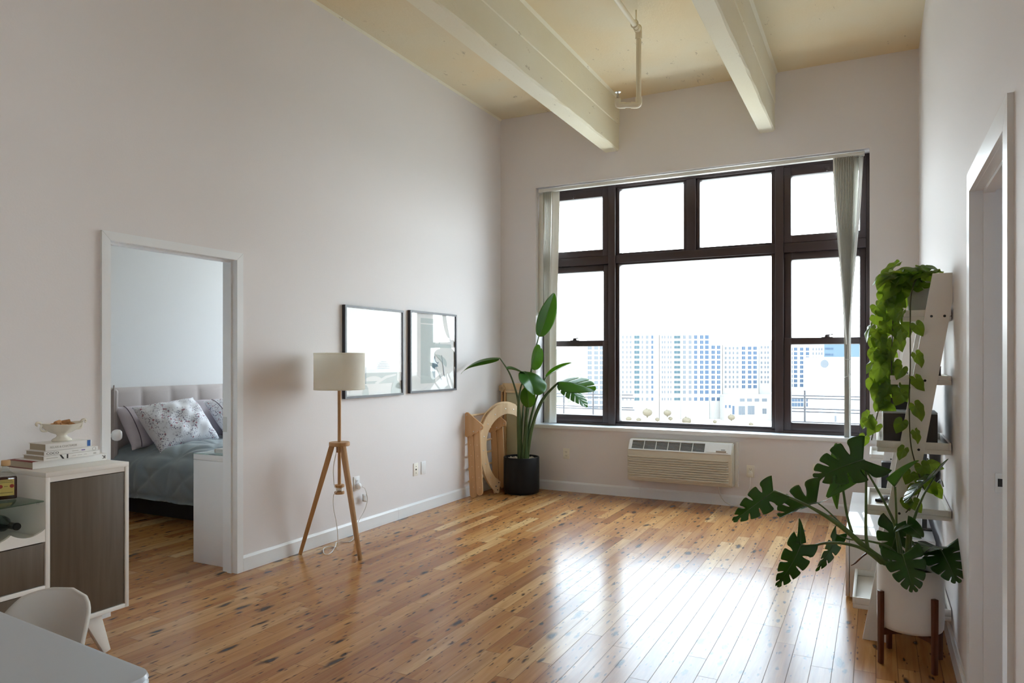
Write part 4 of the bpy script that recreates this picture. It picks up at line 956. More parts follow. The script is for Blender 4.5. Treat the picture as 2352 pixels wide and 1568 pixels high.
for x in (BX_0 + .05, BX_1 - .05):
    for y in (BY0 + .05, BY1 - .05): B().lathe([(0, 0), (.02, 0), (.02, .0125), (0, .0125)], (x, y, 0), 16).out('foot', BLACK, tvb)
tv = thing('television', 'black flat television standing on the low white bench', 'television', (.25, 5.35, .385))
box('screen', BLACK, tv, .236, .262, 4.74, 5.86, .44, 1.06, bev=.004)
b = B(); b.box(.20, .30, 4.95, 5.02, .3855, .392, .002); b.box(.244, .256, 4.97, 5.0, .392, .445); b.box(.20, .30, 5.58, 5.65, .3855, .392, .002); b.box(.244, .256, 5.6, 5.63, .392, .445); b.out('stand', BLACK, tv)
spk = thing('speaker', 'narrow black speaker on the far end of the white bench', 'speaker', (.08, 5.95, .385)); b = B(); b.box(.035, .115, 5.88, 5.98, .3855, .665, .006); b.out('cabinet', BLACK, spk); box('grille', DARK, spk, .039, .111, 5.877, 5.8795, .40, .655, bev=0)

# ================================================================== CLIMBING SET
# triangle, folded
tx, ty = -3.758, 6.35
tr = thing('climbing_triangle', 'folded tan wooden climbing triangle standing against the left wall', 'climbing frame', (tx + .1, ty + .2, 0))
def slat(xa, xb, y, zt, zb, lean):
    n = 10; r = (xb - xa) / 2; pts = [(xa, zt), (xb, zt), (xb + lean, zb + r)] + [((xa + xb) / 2 + lean + r * math.cos(a), zb + r + r * math.sin(a)) for a in [-PI * k / n for k in range(1, n)]] + [(xa + lean, zb + r)]
    return pts
for yy in (ty, ty + .50):
    for xa, xb, zt, zb in ((tx + .012, tx + .085, .70, 0.0), (tx + .088, tx + .160, .72, .03)):
        b = B(); b.prism(slat(xa, xb, yy, zt, zb, .035), lambda p, q, d: (p, yy + d, q), .018); b.out('rail', TAN, tr, ang=30)
    b = B(); cap = [(tx, .86), (tx + .012, .872), (tx + .03, .874), (tx + .20, .755), (tx + .213, .735), (tx + .210, .715), (tx + .195, .70), (tx + .15, .685), (tx + .135, .665), (tx + .10, .655), (tx + .085, .632), (tx + .045, .63), (tx + .025, .618), (tx + .008, .622), (tx, .64)]
    b.prism(cap, lambda p, q, d: (p, yy - .019 + d, q), .018); b.out('cap_plate', TAN, tr, ang=30)
    for q, z in ((.02, .845), (.19, .725), (.10, .68)):
        B().lathe([(0, .0015), (.005, .001), (.006, 0)], (tx + q, yy - .019, z), 12, axis=(0, -1, 0)).out('bolt', STEEL, tr)
for z in (.835, .68, .55, .42, .29, .16):
    B().tube([(tx + .026, ty + .012, z), (tx + .026, ty + .502, z)], .0105, 12).out('rung', PLY, tr)
for k, z in enumerate((.54, .43, .32, .21, .11)):
    for x in (tx + .056 + .008 * k, tx + .132 + .008 * k):
        B().lathe([(0, .0012), (.005, .0008), (.0058, 0)], (x, ty, z), 12, axis=(0, -1, 0)).out('bolt', PLY, tr)
# arch rocker
ar = thing('climbing_arch', 'pale wooden arch rocker standing on end beside the black pot', 'climbing frame', (-3.56, 6.68, 0))
aA, aB = Vector((-3.66, 6.45, 0)), Vector((-3.45, 6.93, 0)); ad = (aB - aA).normalized(); an = Vector((-ad.y, ad.x, 0))
o_ = [(.526, .931), (.45, .957), (.369, .968), (.256, .951), (.145, .881), (.079, .806), (.03, .704), (.012, .602), (.012, .499), (.03, .393), (.057, .296), (.101, .187), (.167, .093), (.234, .029), (.267, .029)]
i_ = [(.52, .814), (.473, .839), (.415, .853), (.358, .856), (.278, .831), (.211, .79), (.156, .732), (.117, .664), (.099, .579), (.099, .492), (.117, .403), (.145, .305), (.189, .231), (.234, .174), (.284, .146)]
def dense(P, m=4):
    Q = []
    for i in range(len(P) - 1):
        a, b_, c, d = [Vector(P[k]) for k in (max(0, i - 1), i, i + 1, min(len(P) - 1, i + 2))]
        for k in range(m):
            t = k / m; Q.append(.5 * ((2 * b_) + (c - a) * t + (2 * a - 5 * b_ + 4 * c - d) * t * t + (3 * b_ - a - 3 * c + d) * t ** 3))
    return Q + [Vector(P[-1])]
o_, i_ = dense(o_), dense(i_)
def aw(p, off, dz): q = aA + ad * p[0] + an * off; return (q.x, q.y, p[1] - .022 + dz)
for off, dz in ((0, 0), (.034, .018)):
    b = B(); n = len(o_); th = .018
    V = [[[b.bm.verts.new(aw(p, off + d, dz)) for p in P] for d in (0, th)] for P in (o_, i_)]
    for k in range(n - 1):
        b.bm.faces.new((V[0][0][k], V[0][0][k + 1], V[1][0][k + 1], V[1][0][k])); b.bm.faces.new((V[0][1][k], V[1][1][k], V[1][1][k + 1], V[0][1][k + 1]))
        b.bm.faces.new((V[0][0][k], V[0][1][k], V[0][1][k + 1], V[0][0][k + 1])); b.bm.faces.new((V[1][0][k], V[1][0][k + 1], V[1][1][k + 1], V[1][1][k]))
    for k in (0, n - 1): b.bm.faces.new((V[0][0][k], V[1][0][k], V[1][1][k], V[0][1][k]))
    b.out('arch_side', PLY, ar, ang=30)
for k in range(4, len(o_) - 2, 6):
    p = (o_[k] + i_[k]) / 2
    B().tube([aw(p, .010, 0), aw(p, .045, .018)], .0105, 12).out('rung', PLY, ar)
    c = aw(p, 0, 0); B().lathe([(0, .0012), (.006, .0008), (.007, 0)], c, 12, axis=-an).out('bolt', STEEL, ar)
for p in ((.225, .10), (.245, .06), (.262, .135)):
    c = aw(p, 0, 0); B().lathe([(0, .0012), (.006, .0008), (.007, 0)], c, 12, axis=-an).out('end_bolt', DARK, ar)
b = B(); b.prism([(.20, .10), (.26, .10), (.236, .022), (.224, .022)], lambda x, y, d: aw((x, y), .02 + d, 0), .02); b.out('foot_peg', PLY, ar)
# slide board
sr = thing('slide_board', 'tall wooden slide board with greenish floral face leaning in the corner', 'slide', (-3.62, 6.95, 0))
ya, yb = 6.97, 7.10
lean = lambda z: ya + (yb - ya) * z / 1.13
def plank(b, x0, x1, z0, z1, o0, o1):
    e0, e1 = .06 * (1.1 - z0), .06 * (1.1 - z1)
    b.hexa([(x0 + e0, lean(z0) + o0, z0), (x1 + e0, lean(z0) + o0, z0), (x1 + e0, lean(z0) + o1, z0), (x0 + e0, lean(z0) + o1, z0), (x0 + e1, lean(z1) + o0, z1), (x1 + e1, lean(z1) + o0, z1), (x1 + e1, lean(z1) + o1, z1), (x0 + e1, lean(z1) + o1, z1)], .003)
b = B(); plank(b, -3.675, -3.475, .0, 1.07, 0, .012); b.out('slide_face', RAMP, sr)
for x in (-3.735, -3.697): b = B(); plank(b, x, x + .018, .0, 1.08, -.02, .016); b.out('side_rail', TAN, sr)
b = B(); plank(b, -3.72, -3.475, 1.075, 1.15, -.012, .02); b.out('head_block', PLY, sr); b = B(); plank(b, -3.70, -3.475, 1.045, 1.072, -.014, .012); b.out('head_strip', PLY, sr)
b = B()
for k in range(5): b.lathe([(0, 0), (.018, 0), (.018, .016), (0, .016)], (-3.718 + .022 * math.cos(k * 1.257), lean(1.09) - .016, 1.095 + .024 * math.sin(k * 1.257)), 14, axis=(0, -1, 0))
b.out('clip_flower', PLY, sr)
for z in (.15, .37, .52, .67, .85): b = B(); plank(b, -3.75, -3.675, z, z + .022, -.006, .010); b.out('cleat', PLY, sr)

# ================================================================== SIDEBOARD
SX0, SX1 = -3.752, -3.30
Ya, Yb_, Yc, Yd = .96, 1.335, 1.905, 2.305       # left door, open bar bay, right door
zt, zb = .906, .19
sd = thing('sideboard', 'cream and brown bar sideboard with splayed legs against the left wall', 'sideboard', ((SX0 + SX1) / 2, 1.63, 0))
for y0, y1 in ((Ya, Yb_), (Yc, Yd)):
    box('top_panel', IVORY, sd, SX0, SX1, y0, y1, zt - .022, zt)
b = B(); b.box(SX0, SX1 - .001, Ya, Ya + .02, zb, zt - .022, .0015); b.box(SX0, SX1 - .001, Yd - .02, Yd, zb, zt - .022, .0015); b.box(SX0, SX1 - .001, Yb_ - .02, Yb_, zb, zt - .022, .0015); b.box(SX0, SX1 - .001, Yc, Yc + .02, zb, zt - .022, .0015)
b.box(SX0, SX1 - .001, Ya + .02, Yd - .02, zb, zb + .02, .0015); b.box(SX0, SX0 + .012, Ya + .02, Yd - .02, zb + .02, zt - .02)
b.box(SX0 + .012, SX1 - .012, Yb_, Yc, .600, .618, .001); b.box(SX0 + .012, SX1 - .002, Yb_, Yc, .385, .405, .001)
b.box(SX0 + .012, SX1 - .004, Ya + .02, Yb_ - .02, zt - .045, zt - .022); b.box(SX0 + .012, SX1 - .004, Yc + .02, Yd - .02, zt - .045, zt - .022)
b.out('carcass', IVORY, sd)
for y0, y1 in ((Ya + .022, Yb_ - .022), (Yc + .022, Yd - .022)):
    box('door', BROWN, sd, SX1 - .022, SX1 - .004, y0, y1, zb + .023, zt - .048)
for z0, z1 in ((.408, .595), (.213, .382)): box('drawer', BROWN, sd, SX1 - .022, SX1 - .004, Yb_ + .003, Yc - .003, z0, z1)
# scalloped wine rack
for xx in (SX1 - .016, SX0 + .10):
    pts = [(Yb_ + .0005, .600), (Yc - .0005, .600)]
    n = 60
    for k in range(n + 1):
        y = Yc - .0005 - (Yc - Yb_ - .001) * k / n; pts.append((y, .652 - .026 * abs(math.sin(PI * (Yc - y) / .1425)) ** .8 + .006))
    b = B(); b.prism(pts, lambda p, q, d: (xx + d, p, q), .014); b.out('wine_rack', IVORY, sd, smooth=False)
b = B(); b.box(SX0 + .014, SX1 - .01, Yb_ + .001, Yc - .001, .776, .782, .0008); b.out('glass_shelf', SHELFGLASS, sd)
for y in (Yb_ + .006, Yc - .006): B().lathe([(0, 0), (.005, 0), (.005, .012), (0, .012)], (SX1 - .05, y, .7635), 10).out('shelf_pin', STEEL, sd)
for (fx_, fy_, tx_, ty_) in ((SX1 - .02, Yd - .105, SX1 - .05, Yd - .165), (SX0 + .06, Yd - .105, SX0 + .09, Yd - .165), (SX1 - .02, Ya + .105, SX1 - .05, Ya + .165), (SX0 + .06, Ya + .105, SX0 + .09, Ya + .165)):
    B().bar((tx_, ty_, zb + .001), (fx_, fy_, 0), .085, .032, up=(1, 0, 0), w1=.034, h1=.026, bev=.003).out('leg', IVORY, sd)
b = B(); b.box(SX1 - .07, SX1 - .03, Yd - .21, Yd - .10, zb - .012, zb - .0005, .002); b.box(SX1 - .07, SX1 - .03, Ya + .10, Ya + .21, zb - .012, zb - .0005, .002); b.out('leg_block', IVORY, sd)

# books on the sideboard
RX = Matrix(((0, 0, 1), (1, 0, 0), (0, 1, 0))).to_4x4()      # text plane facing +X, reading towards +Y
def spine_text(bk, text, y, z, size, m, x, sx=1, extra=None):
    M = Matrix.Translation((x, y, z)) @ RX
    if extra is not None: M = M @ extra
    return lettering('spine_lettering', text, size, m, bk, M, sx)
G = 'books stacked under the cream bowl'
z = zt + .0008
bx = book('book', 'largest dark red book with white spine, bottom of the stack on the sideboard', -3.655, -3.452, 1.935, 2.29, z, z + .033, RED, '+x', G, spine=COVERW)
box('dust_jacket', COVERW, bx, -3.64, -3.452, 1.96, 2.289, z + .0331, z + .0338, bev=0)
spine_text(bx, 'K', 2.284, z + .026, .026, INK, -3.4512, 1.1, Matrix.Rotation(PI, 4, 'Z'))
z += .0345
bx = book('book', 'white book with big black serif letters on its spine, second from the bottom', -3.60, -3.432, 1.972, 2.240, z, z + .0215, COVERW, '+x', G)
b = B()
b.hexa([(-3.4316, y, zz) for y, zz in ((2.058, z + .001), (2.067, z + .001), (2.053, z + .0205), (2.044, z + .0205))] + [(-3.4310, y, zz) for y, zz in ((2.058, z + .001), (2.067, z + .001), (2.053, z + .0205), (2.044, z + .0205))])
b.box(-3.4316, -3.4310, 2.078, 2.085, z + .001, z + .0205)
b.out('spine_mark', INK, bx, smooth=False)
b = B(); b.box(-3.4316, -3.4311, 1.984, 2.036, z + .009, z + .0115); b.out('fine_print', GREYINK, bx, smooth=False)
b = B(); b.box(-3.4316, -3.4311, 2.105, 2.122, z + .009, z + .012); b.box(-3.4316, -3.4311, 2.130, 2.152, z + .009, z + .012); b.box(-3.4316, -3.4311, 2.160, 2.175, z + .009, z + .012); b.box(-3.4316, -3.4311, 2.208, 2.222, z + .007, z + .014); b.out('fine_print', mat('pale_ink', (.55, .54, .53), .6), bx, smooth=False)
z += .0222
bx = book('book', 'white book with COCO on its spine, third from the bottom', -3.585, -3.434, 1.975, 2.232, z, z + .0205, COVERW, '+x', G)
spine_text(bx, 'COCO', 1.985, z + .005, .015, INK, -3.4332, 1.25); b = B(); b.box(-3.4336, -3.4331, 2.105, 2.135, z + .009, z + .0115); b.out('fine_print', GREYINK, bx, smooth=False)
b = B(); b.box(-3.4336, -3.4331, 2.150, 2.168, z + .008, z + .0125); b.out('fine_print', mat('violet_ink', (.18, .12, .35), .6), bx, smooth=False)
b = B(); b.tube([(-3.4332, 2.213 + .008 * math.cos(t), z + .010 + .008 * math.sin(t)) for t in [2 * PI * k / 20 for k in range(21)]], .0007, 5, cap=False); b.out('round_seal', GREYINK, bx)
z += .0212
bx = book('book', 'pale book with a blue tag on its spine, topmost under the bowl', -3.575, -3.44, 1.985, 2.205, z, z + .033, COVERW, '+x', G)
spine_text(bx, 'RELAIS & CHATEAUX', 2.005, z + .011, .0135, GREYINK, -3.4392, 1.0)
b = B(); b.box(-3.4396, -3.4388, 2.182, 2.198, z + .004, z + .033); b.out('blue_tag', BLUE, bx, smooth=False)
z += .0338
# bowl
bw_x, bw_y = -3.515, 2.105
bl = thing('footed_bowl', 'cream footed bowl with scroll handles on the stack of books', 'bowl', (bw_x, bw_y, z))
b = B(); nn = 48
prof = [(.0, .004), (.040, .004), (.044, .0), (.047, .003), (.043, .010), (.028, .018), (.022, .026), (.026, .033), (.048, .042), (.072, .056), (.086, .070), (.094, .080), (.098, .085), (.094, .086), (.088, .082), (.066, .058), (.04, .042), (0, .036)]
rings = []
for r, h in prof:
    rings.append([b.bm.verts.new((bw_x + r * .74 * math.cos(t) * (1 + (.035 * math.cos(8 * t) if .04 < h < .08 else .012 * math.cos(8 * t))), bw_y + r * math.sin(t) * (1 + (.035 * math.cos(8 * t) if .04 < h < .08 else .012 * math.cos(8 * t))), z + h + (.004 * math.cos(2 * t + PI) if h > .07 else 0))) for t in [2 * PI * k / nn for k in range(nn)]] if r > 0 else [b.bm.verts.new((bw_x, bw_y, z + h))])
for a_, c_ in zip(rings, rings[1:]):
    for k in range(nn):
        q = []
        for v in (a_[k % len(a_)], a_[(k + 1) % len(a_)], c_[(k + 1) % len(c_)], c_[k % len(c_)]):
            if v not in q: q.append(v)
        if len(q) > 2: b.bm.faces.new(q)
b.out('bowl_body', CREAMWARE, bl)
for s in (1, -1):
    b = B(); b.tube([(bw_x, bw_y + s * .070, z + .052), (bw_x, bw_y + s * .092, z + .056), (bw_x, bw_y + s * .098, z + .070), (bw_x, bw_y + s * .094, z + .084), (bw_x, bw_y + s * .102, z + .094), (bw_x, bw_y + s * .114, z + .095), (bw_x, bw_y + s * .119, z + .087), (bw_x, bw_y + s * .113, z + .081)], [.004, .0055, .0055, .0055, .006, .006, .005, .004], 10, sub=6)
    b.out('handle', CREAMWARE, bl)
ck0 = None
ckp = [(-.02, -.045, .082, .3, .2), (.012, -.038, .083, -.4, .3), (-.012, -.008, .086, 1.0, .15), (.02, -.005, .084, .2, -.25), (.0, .028, .085, -.7, .2), (-.022, .040, .083, .5, -.2), (.018, .045, .083, 1.3, .1), (.003, -.022, .099, .6, .1), (.0, .016, .099, -.3, .15)]
for i, (dx, dy, dz, a_, tl) in enumerate(ckp):
    lab = 'brown wine cork heaped in the cream footed bowl'
    if ck0 is None:
        b = B(); b.lathe([(0, -.021), (.0095, -.021), (.0105, -.019), (.0105, .019), (.0095, .021), (0, .021)], (0, 0, 0), 16, axis=(0, 1, 0)); ck0 = b.out('wine_cork', CORKM); c = ck0
    else: c = ck0.copy(); COL.objects.link(c)
    tag(c, lab, 'cork', 'wine corks in the bowl'); c.location = (bw_x + dx, bw_y + dy, z + dz - .010); c.rotation_euler = (tl, 0, a_)

# bottles and glass in the bar bay
fb = thing('flask_bottle', 'square flask of dark red liqueur with yellow label and cork stopper', 'bottle', (-3.49, 1.845, .783))
Mf = lambda x, y, zz: (-3.492 + x * .85 + y * .42, 1.842 - x * .42 + y * .85 if False else 1.842 + y * .9 - x * .42, .7835 + zz)
def fbox(b, hx_, hy_, z0, z1, hx2=None, hy2=None, bev=.006):
    hx2 = hx_ if hx2 is None else hx2; hy2 = hy_ if hy2 is None else hy2
    b.hexa([Mf(-hx_, -hy_, z0), Mf(hx_, -hy_, z0), Mf(hx_, hy_, z0), Mf(-hx_, hy_, z0), Mf(-hx2, -hy2, z1), Mf(hx2, -hy2, z1), Mf(hx2, hy2, z1), Mf(-hx2, hy2, z1)], bev, 3)
b = B(); fbox(b, .019, .042, .001, .102); b.out('liquid_body', LIQ, fb)
b = B(); fbox(b, .019, .042, .1025, .128, .010, .014, .004); b.lathe([(.014, .126), (.0135, .158)], Mf(0, 0, 0), 20); b.out('shoulder', CLEAR, fb)
b = B(); b.lathe([(0, .150), (.016, .150), (.018, .153), (.018, .172), (.016, .175), (0, .175)], Mf(0, 0, 0), 20); b.out('stopper', mat('tan_stopper', (.62, .40, .20), .6), fb)
b = B(); b.hexa([Mf(.0192, -.031, .018), Mf(.0198, -.031, .018), Mf(.0198, .031, .018), Mf(.0192, .031, .018), Mf(.0192, -.031, .090), Mf(.0198, -.031, .090), Mf(.0198, .031, .090), Mf(.0192, .031, .090)])
b.mi = 1
for y, zz in ((-.020, .060), (.022, .060)): b.lathe([(0, .0009), (.007, .0007), (.0085, 0)], Mf(.0198, y, zz), 14, axis=Vector((.85, -.42, 0)))
b.mi = 2
for zz, hw in ((.083, .024), (.076, .027), (.058, .007), (.030, .026)): b.hexa([Mf(.0198, -hw, zz), Mf(.0202, -hw, zz), Mf(.0202, hw, zz), Mf(.0198, hw, zz), Mf(.0198, -hw, zz + .003), Mf(.0202, -hw, zz + .003), Mf(.0202, hw, zz + .003), Mf(.0198, hw, zz + .003)])
b.out('label', [LABEL, CHERRY, mat('olive_print', (.22, .18, .05), .6)], fb, smooth=False)
cj = thing('glass_carafe', 'clear glass carafe at the picture edge on the glass shelf', 'carafe', (-3.5, 1.735, .783))
b = B(); b.lathe([(0, .001), (.05, .001), (.054, .006), (.054, .15), (.046, .175), (.042, .185), (.046, .192), (.043, .192), (.040, .185), (.043, .174), (.051, .15), (.051, .009), (0, .006)], (-3.50, 1.735, .7825), 36); b.out('carafe_body', CLEAR, cj)
wb0 = thing('wine_bottle', 'dark wine bottle with black neck lying on the scalloped rack', 'bottle', (-3.5, 1.834, .69), 'wine bottles on the rack')
def wine(parent, y, cap, zc):
    b = B(); b.lathe([(0, 0), (.034, 0), (.037, .004), (.037, .18), (.032, .205), (.016, .235), (.0145, .27)], (-3.70, y, zc), 28, axis=(1, 0, 0)); b.out('bottle_body', WINE, parent)
    b = B(); b.lathe([(.0148, .262), (.0152, .30), (.0165, .302), (.0165, .312), (.015, .315), (0, .315)], (-3.70, y, zc), 20, axis=(1, 0, 0)); b.out('neck_foil', cap, parent)
    b = B(); b.lathe([(.0373, .05), (.0373, .14)], (-3.70, y, zc), 28, axis=(1, 0, 0)); b.out('paper_label', GREYBOX, parent)
wine(wb0, 1.834, BLACK, .672)
wb1 = thing('wine_bottle', 'wine bottle with gold foil neck lying on the scalloped rack', 'bottle', (-3.5, 1.69, .69), 'wine bottles on the rack')
wine(wb1, 1.692, GOLD, .672)

# ================================================================== TABLE AND CHAIR
tb = thing('dining_table', 'pale dining table with rounded corner at the bottom edge of the view', 'table', (-2.1, .55, 0))
def rrect(x0, x1, y0, y1, r, n=10):
    P = []
    for cx_, cy2, a0 in ((x1 - r, y1 - r, 0), (x0 + r, y1 - r, 90), (x0 + r, y0 + r, 180), (x1 - r, y0 + r, 270)):
        P += [(cx_ + r * math.cos(math.radians(a0 + 90 * k / n)), cy2 + r * math.sin(math.radians(a0 + 90 * k / n))) for k in range(n + 1)]
    return P
Rt = Matrix.Rotation(math.radians(-5.0), 3, 'Z'); tc_ = Vector((-1.355, 1.012, 0))
tf = lambda x, y, zz: tuple(tc_ + Rt @ Vector((x, y, zz)))
P = rrect(-1.5, .0, -.85, .0, .045)
b = B(); n = len(P)
lv = [(.006, .718), (.0, .722), (0, .730), (.004, .736), (.0, .740), (.003, .748), (.010, .75)]
rings = [[b.bm.verts.new(tf(-.75 + (x + .75) * (1 - i / .75), -.425 + (y + .425) * (1 - i / .425), zz)) for x, y in P] for i, zz in lv]
for a_, c_ in zip(rings, rings[1:]):
    for k in range(n): b.bm.faces.new((a_[k], a_[(k + 1) % n], c_[(k + 1) % n], c_[k]))
b.bm.faces.new(rings[-1]); b.bm.faces.new(rings[0][::-1]); b.out('table_top', TABLEW, tb, ang=35)
for x, y in ((-.16, -.13), (-1.34, -.13), (-.16, -.72), (-1.34, -.72)):
    p = Vector(tf(x, y, 0)); q = Vector(tf(x + (.07 if x > -.7 else -.07), y + (.05 if y > -.4 else -.05), 0)); B().tube([(p.x, p.y, .7195), (q.x, q.y, 0)], [.024, .014], 14).out('leg', ASH, tb)
b = B(); c4 = [Vector(tf(x, y, .69)) for x, y in ((-.16, -.13), (-1.34, -.13), (-1.34, -.72), (-.16, -.72))]
for i in range(4): b.bar(c4[i], c4[(i + 1) % 4], .02, .05)
b.out('apron', WHITE, tb)
chx, chy = -2.055, 1.205
ch = thing('shell_chair', 'white moulded shell chair tucked in at the dining table', 'chair', (chx, chy - .2, 0))
def shell(u, v):
    # v: 0 front edge of seat -> 1 top of back ; u across -1..1
    s = u * 2 - 1
    path = [(-.44, .445), (-.40, .458), (-.30, .45), (-.18, .435), (-.08, .44), (-.02, .48), (.01, .56), (.03, .645), (.046, .715), (.054, .757)]
    k = v * (len(path) - 1); i = min(int(k), len(path) - 2); f = k - i
    f = f
    yy = path[i][0] * (1 - f) + path[i + 1][0] * f; zz = path[i][1] * (1 - f) + path[i + 1][1] * f
    w_ = .215 if v < .5 else .215 - .02 * (v - .5) * 2
    if v > .66:
        q = (v - .66) / .34; w_ *= math.sqrt(max(0.0, 1 - q ** 2.6)) * .93 + .07 * (1 - q)
    if v < .1: w_ *= .86 + .14 * math.sqrt(v / .1)
    curve = (abs(s) * w_ / .215) ** 2.2
    yy2 = yy - (curve * .085 if v > .42 else curve * .0) * min(1, (v - .42) / .2 if v > .42 else 0)
    zz2 = zz + curve * .045 * (1 - min(1, v / .6)) + curve * .02
    return (chx + s * w_, chy + yy2, zz2)
b = B(); b.grid(shell, 20, 36); bmesh.ops.remove_doubles(b.bm, verts=b.bm.verts, dist=1e-5); b.out('seat_shell', CHAIRW, ch, ang=60, solid=.010)
for sx_ in (-1, 1):
    for sy_, yy in ((-1, -.36), (1, -.08)):
        B().tube([(chx + sx_ * .12, chy + yy, .437), (chx + sx_ * .19, chy + yy + sy_ * .06, 0)], [.016, .010], 12).out('leg', ASH, ch)
b = B(); b.bar((chx - .14, chy - .36, .425), (chx + .14, chy - .36, .425), .02, .012); b.bar((chx - .14, chy - .08, .425), (chx + .14, chy - .08, .425), .02, .012); b.out('seat_frame', BLACK, ch)

# ================================================================== BEDROOM
bd = thing('bed', 'upholstered pinkish grey bed with channel tufted headboard in the bedroom', 'bed', (-5.3, 5.05, 0))
HY0, HY1, HZ = 4.135, 5.98, 1.152
def hb(u, v):
    y = HY0 + .04 + (HY1 - HY0 - .08) * u; zz = .12 + (HZ - .12) * v
    pw = .318; fy_ = ((y - HY0 - .06) / pw) % 1; fz = ((HZ - zz) / .36) % 1
    puff = .035 * (math.sin(PI * fy_) ** .35) * (math.sin(PI * min(1, max(0, fz))) ** .25)
    edge = 1 if v < .995 else .3
    return (-6.285 + puff * edge, y, zz - (0 if v < 1 else .0))
b = B(); b.grid(hb, 90, 40); b.box(-6.41, -6.287, HY0 + .03, HY1 - .03, .08, HZ - .004, .012); b.out('headboard', HEADB, bd, ang=60)
for y in (HY0, HY1 - .05):
    b = B(); b.box(-6.41, -6.13, y, y + .05, .06, HZ - .01, .022, 4); wg = b.out('headboard_wing', HEADB, bd)
    b = B(); b.tube([(-6.135, y + .003, .08), (-6.135, y + .003, HZ - .05), (-6.16, y + .003, HZ - .02), (-6.40, y + .003, HZ - .014)], .006, 8, sub=4); b.out('welt_piping', HEADB, wg)
b = B(); b.box(-6.28, -4.36, HY0 + .12, HY1 - .12, .20, .34, .01); b.box(-6.28, -4.40, HY0 + .20, HY1 - .20, .0, .20); b.out('bed_base_and_shade_block', DARKBASE, bd)  # lower dark block stands in for the shade under the bed
b = B(); b.box(-6.27, -4.36, HY0 + .09, HY1 - .09, .34, .57, .05, 4); b.out('mattress', LILAC, bd)
# comforter
cf = thing('comforter', 'grey blue quilted velvet comforter spread over the bed', 'blanket', (-5.2, 5.05, .6))
def duvet(u, v):
    # u along bed from head to foot, v across from near side bottom to far side bottom
    X = -6.22 + 1.88 * u; hw = .93; drop = .40; R = .20
    tot = 2 * (drop + hw); s = v * tot; yc = 5.055
    if s < drop: side, d = -1, drop - s
    elif s > tot - drop: side, d = 1, s - (tot - drop)
    else: side, d = 0, 0
    yy = max(-hw, min(hw, s - drop - hw))
    ee = hw - abs(yy); zz = .635 - (.14 * max(0, 1 - ee / .32) ** 2)
    if d > 0: zz -= d * .78; yy = (hw + .035 * math.sin(min(1, d / .35) * PI * .75) - .03 * d) * (1 if yy > 0 else -1)
    # quilting: square grid and diagonals
    q = .42; a = (X + 6.22) / q; c = (s - .06) / q
    l1 = min(abs(a - round(a)), abs(c - round(c))); l2 = min(abs(((a + c) / 1.0) - round(a + c)), abs((a - c) - round(a - c))) * .7
    puff = .022 * (1 - math.exp(-(min(l1, l2) * 14) ** .9))
    nz = .008 * math.sin(X * 9 + yy * 5) * math.sin(yy * 7 + X * 3) + .006 * math.sin(X * 21 + zz * 9)
    if d > 0: return (X, yc + yy + (puff + nz * 1.6) * (1 if yy > 0 else -1), max(.2, zz) + nz * .8 * (1 if d > .3 else 0))
    return (X, yc + yy, zz + puff + nz)
b = B(); b.grid(duvet, 110, 130); b.out('quilted_cover', DUVET, cf, ang=80, recalc=True)
def pillow(name, label, center, w_, h_, th, m, ry, rz, rx=0, group=None, border=True, wr=.012):
    t = thing(name, label, 'pillow', center, group)
    M = Matrix.Translation(center) @ Matrix.Rotation(rz, 4, 'Z') @ Matrix.Rotation(ry, 4, 'Y') @ Matrix.Rotation(rx, 4, 'X')   # local: x thickness (front +x), y width, z height
    def f(sign):
        def g(u, v):
            a, c = u * 2 - 1, v * 2 - 1
            pin = 1 - .10 * (1 - c * c) * abs(a) ** 6; pin2 = 1 - .10 * (1 - a * a) * abs(c) ** 6
            e = max(0, (1 - abs(a) ** 2.4)) ** .55 * max(0, (1 - abs(c) ** 2.4)) ** .55
            wrk = wr * e * (math.sin(a * 7 + c * 5) + .7 * math.sin(a * 13 - c * 9 + 1)) * .5
            return M @ Vector((sign * (th / 2 * e) + wrk * (1 if sign > 0 else 0), a * w_ / 2 * pin, c * h_ / 2 * pin2))
        return g
    b = B(); b.grid(f(1), 30, 24); b.grid(f(-1), 30, 24); bmesh.ops.remove_doubles(b.bm, verts=b.bm.verts, dist=1e-4); b.out('case', m, t, ang=80)
    if border:
        b = B(); yy = -.36
        b.tube([M @ Vector((th / 2 * max(0, 1 - abs(c) ** 2.4) ** .55 * (1 - .72 ** 2.4) ** .55 + .004, -w_ * .36, c * h_ / 2 * .98)) for c in [-.96 + 1.92 * k / 16 for k in range(17)]], .004, 6); b.out('piping', PIPING, t)
    return t
tl_ = math.radians(-34)
pillow('bed_pillow', 'pale lilac pillow half hidden behind the floral pillow, near bed edge', (-6.04, 4.47, .80), .64, .46, .18, LILAC, tl_, 0, .02, 'lilac pillows')
pillow('bed_pillow', 'pale lilac pillow against the headboard, middle of the bed', (-6.05, 5.20, .81), .70, .48, .18, LILAC, tl_, 0, .0, 'lilac pillows')
pillow('bed_pillow', 'floral pillow in full view leaning on a lilac pillow', (-5.80, 4.535, .815), .66, .52, .27, FLORAL, math.radians(-40), math.radians(-4), math.radians(7), 'floral pillows', False, .022)
pillow('bed_pillow', 'floral pillow partly cut off by the door frame', (-5.84, 5.30, .83), .66, .50, .20, FLORAL, math.radians(-38), math.radians(4), math.radians(5), 'floral pillows', True, .018)
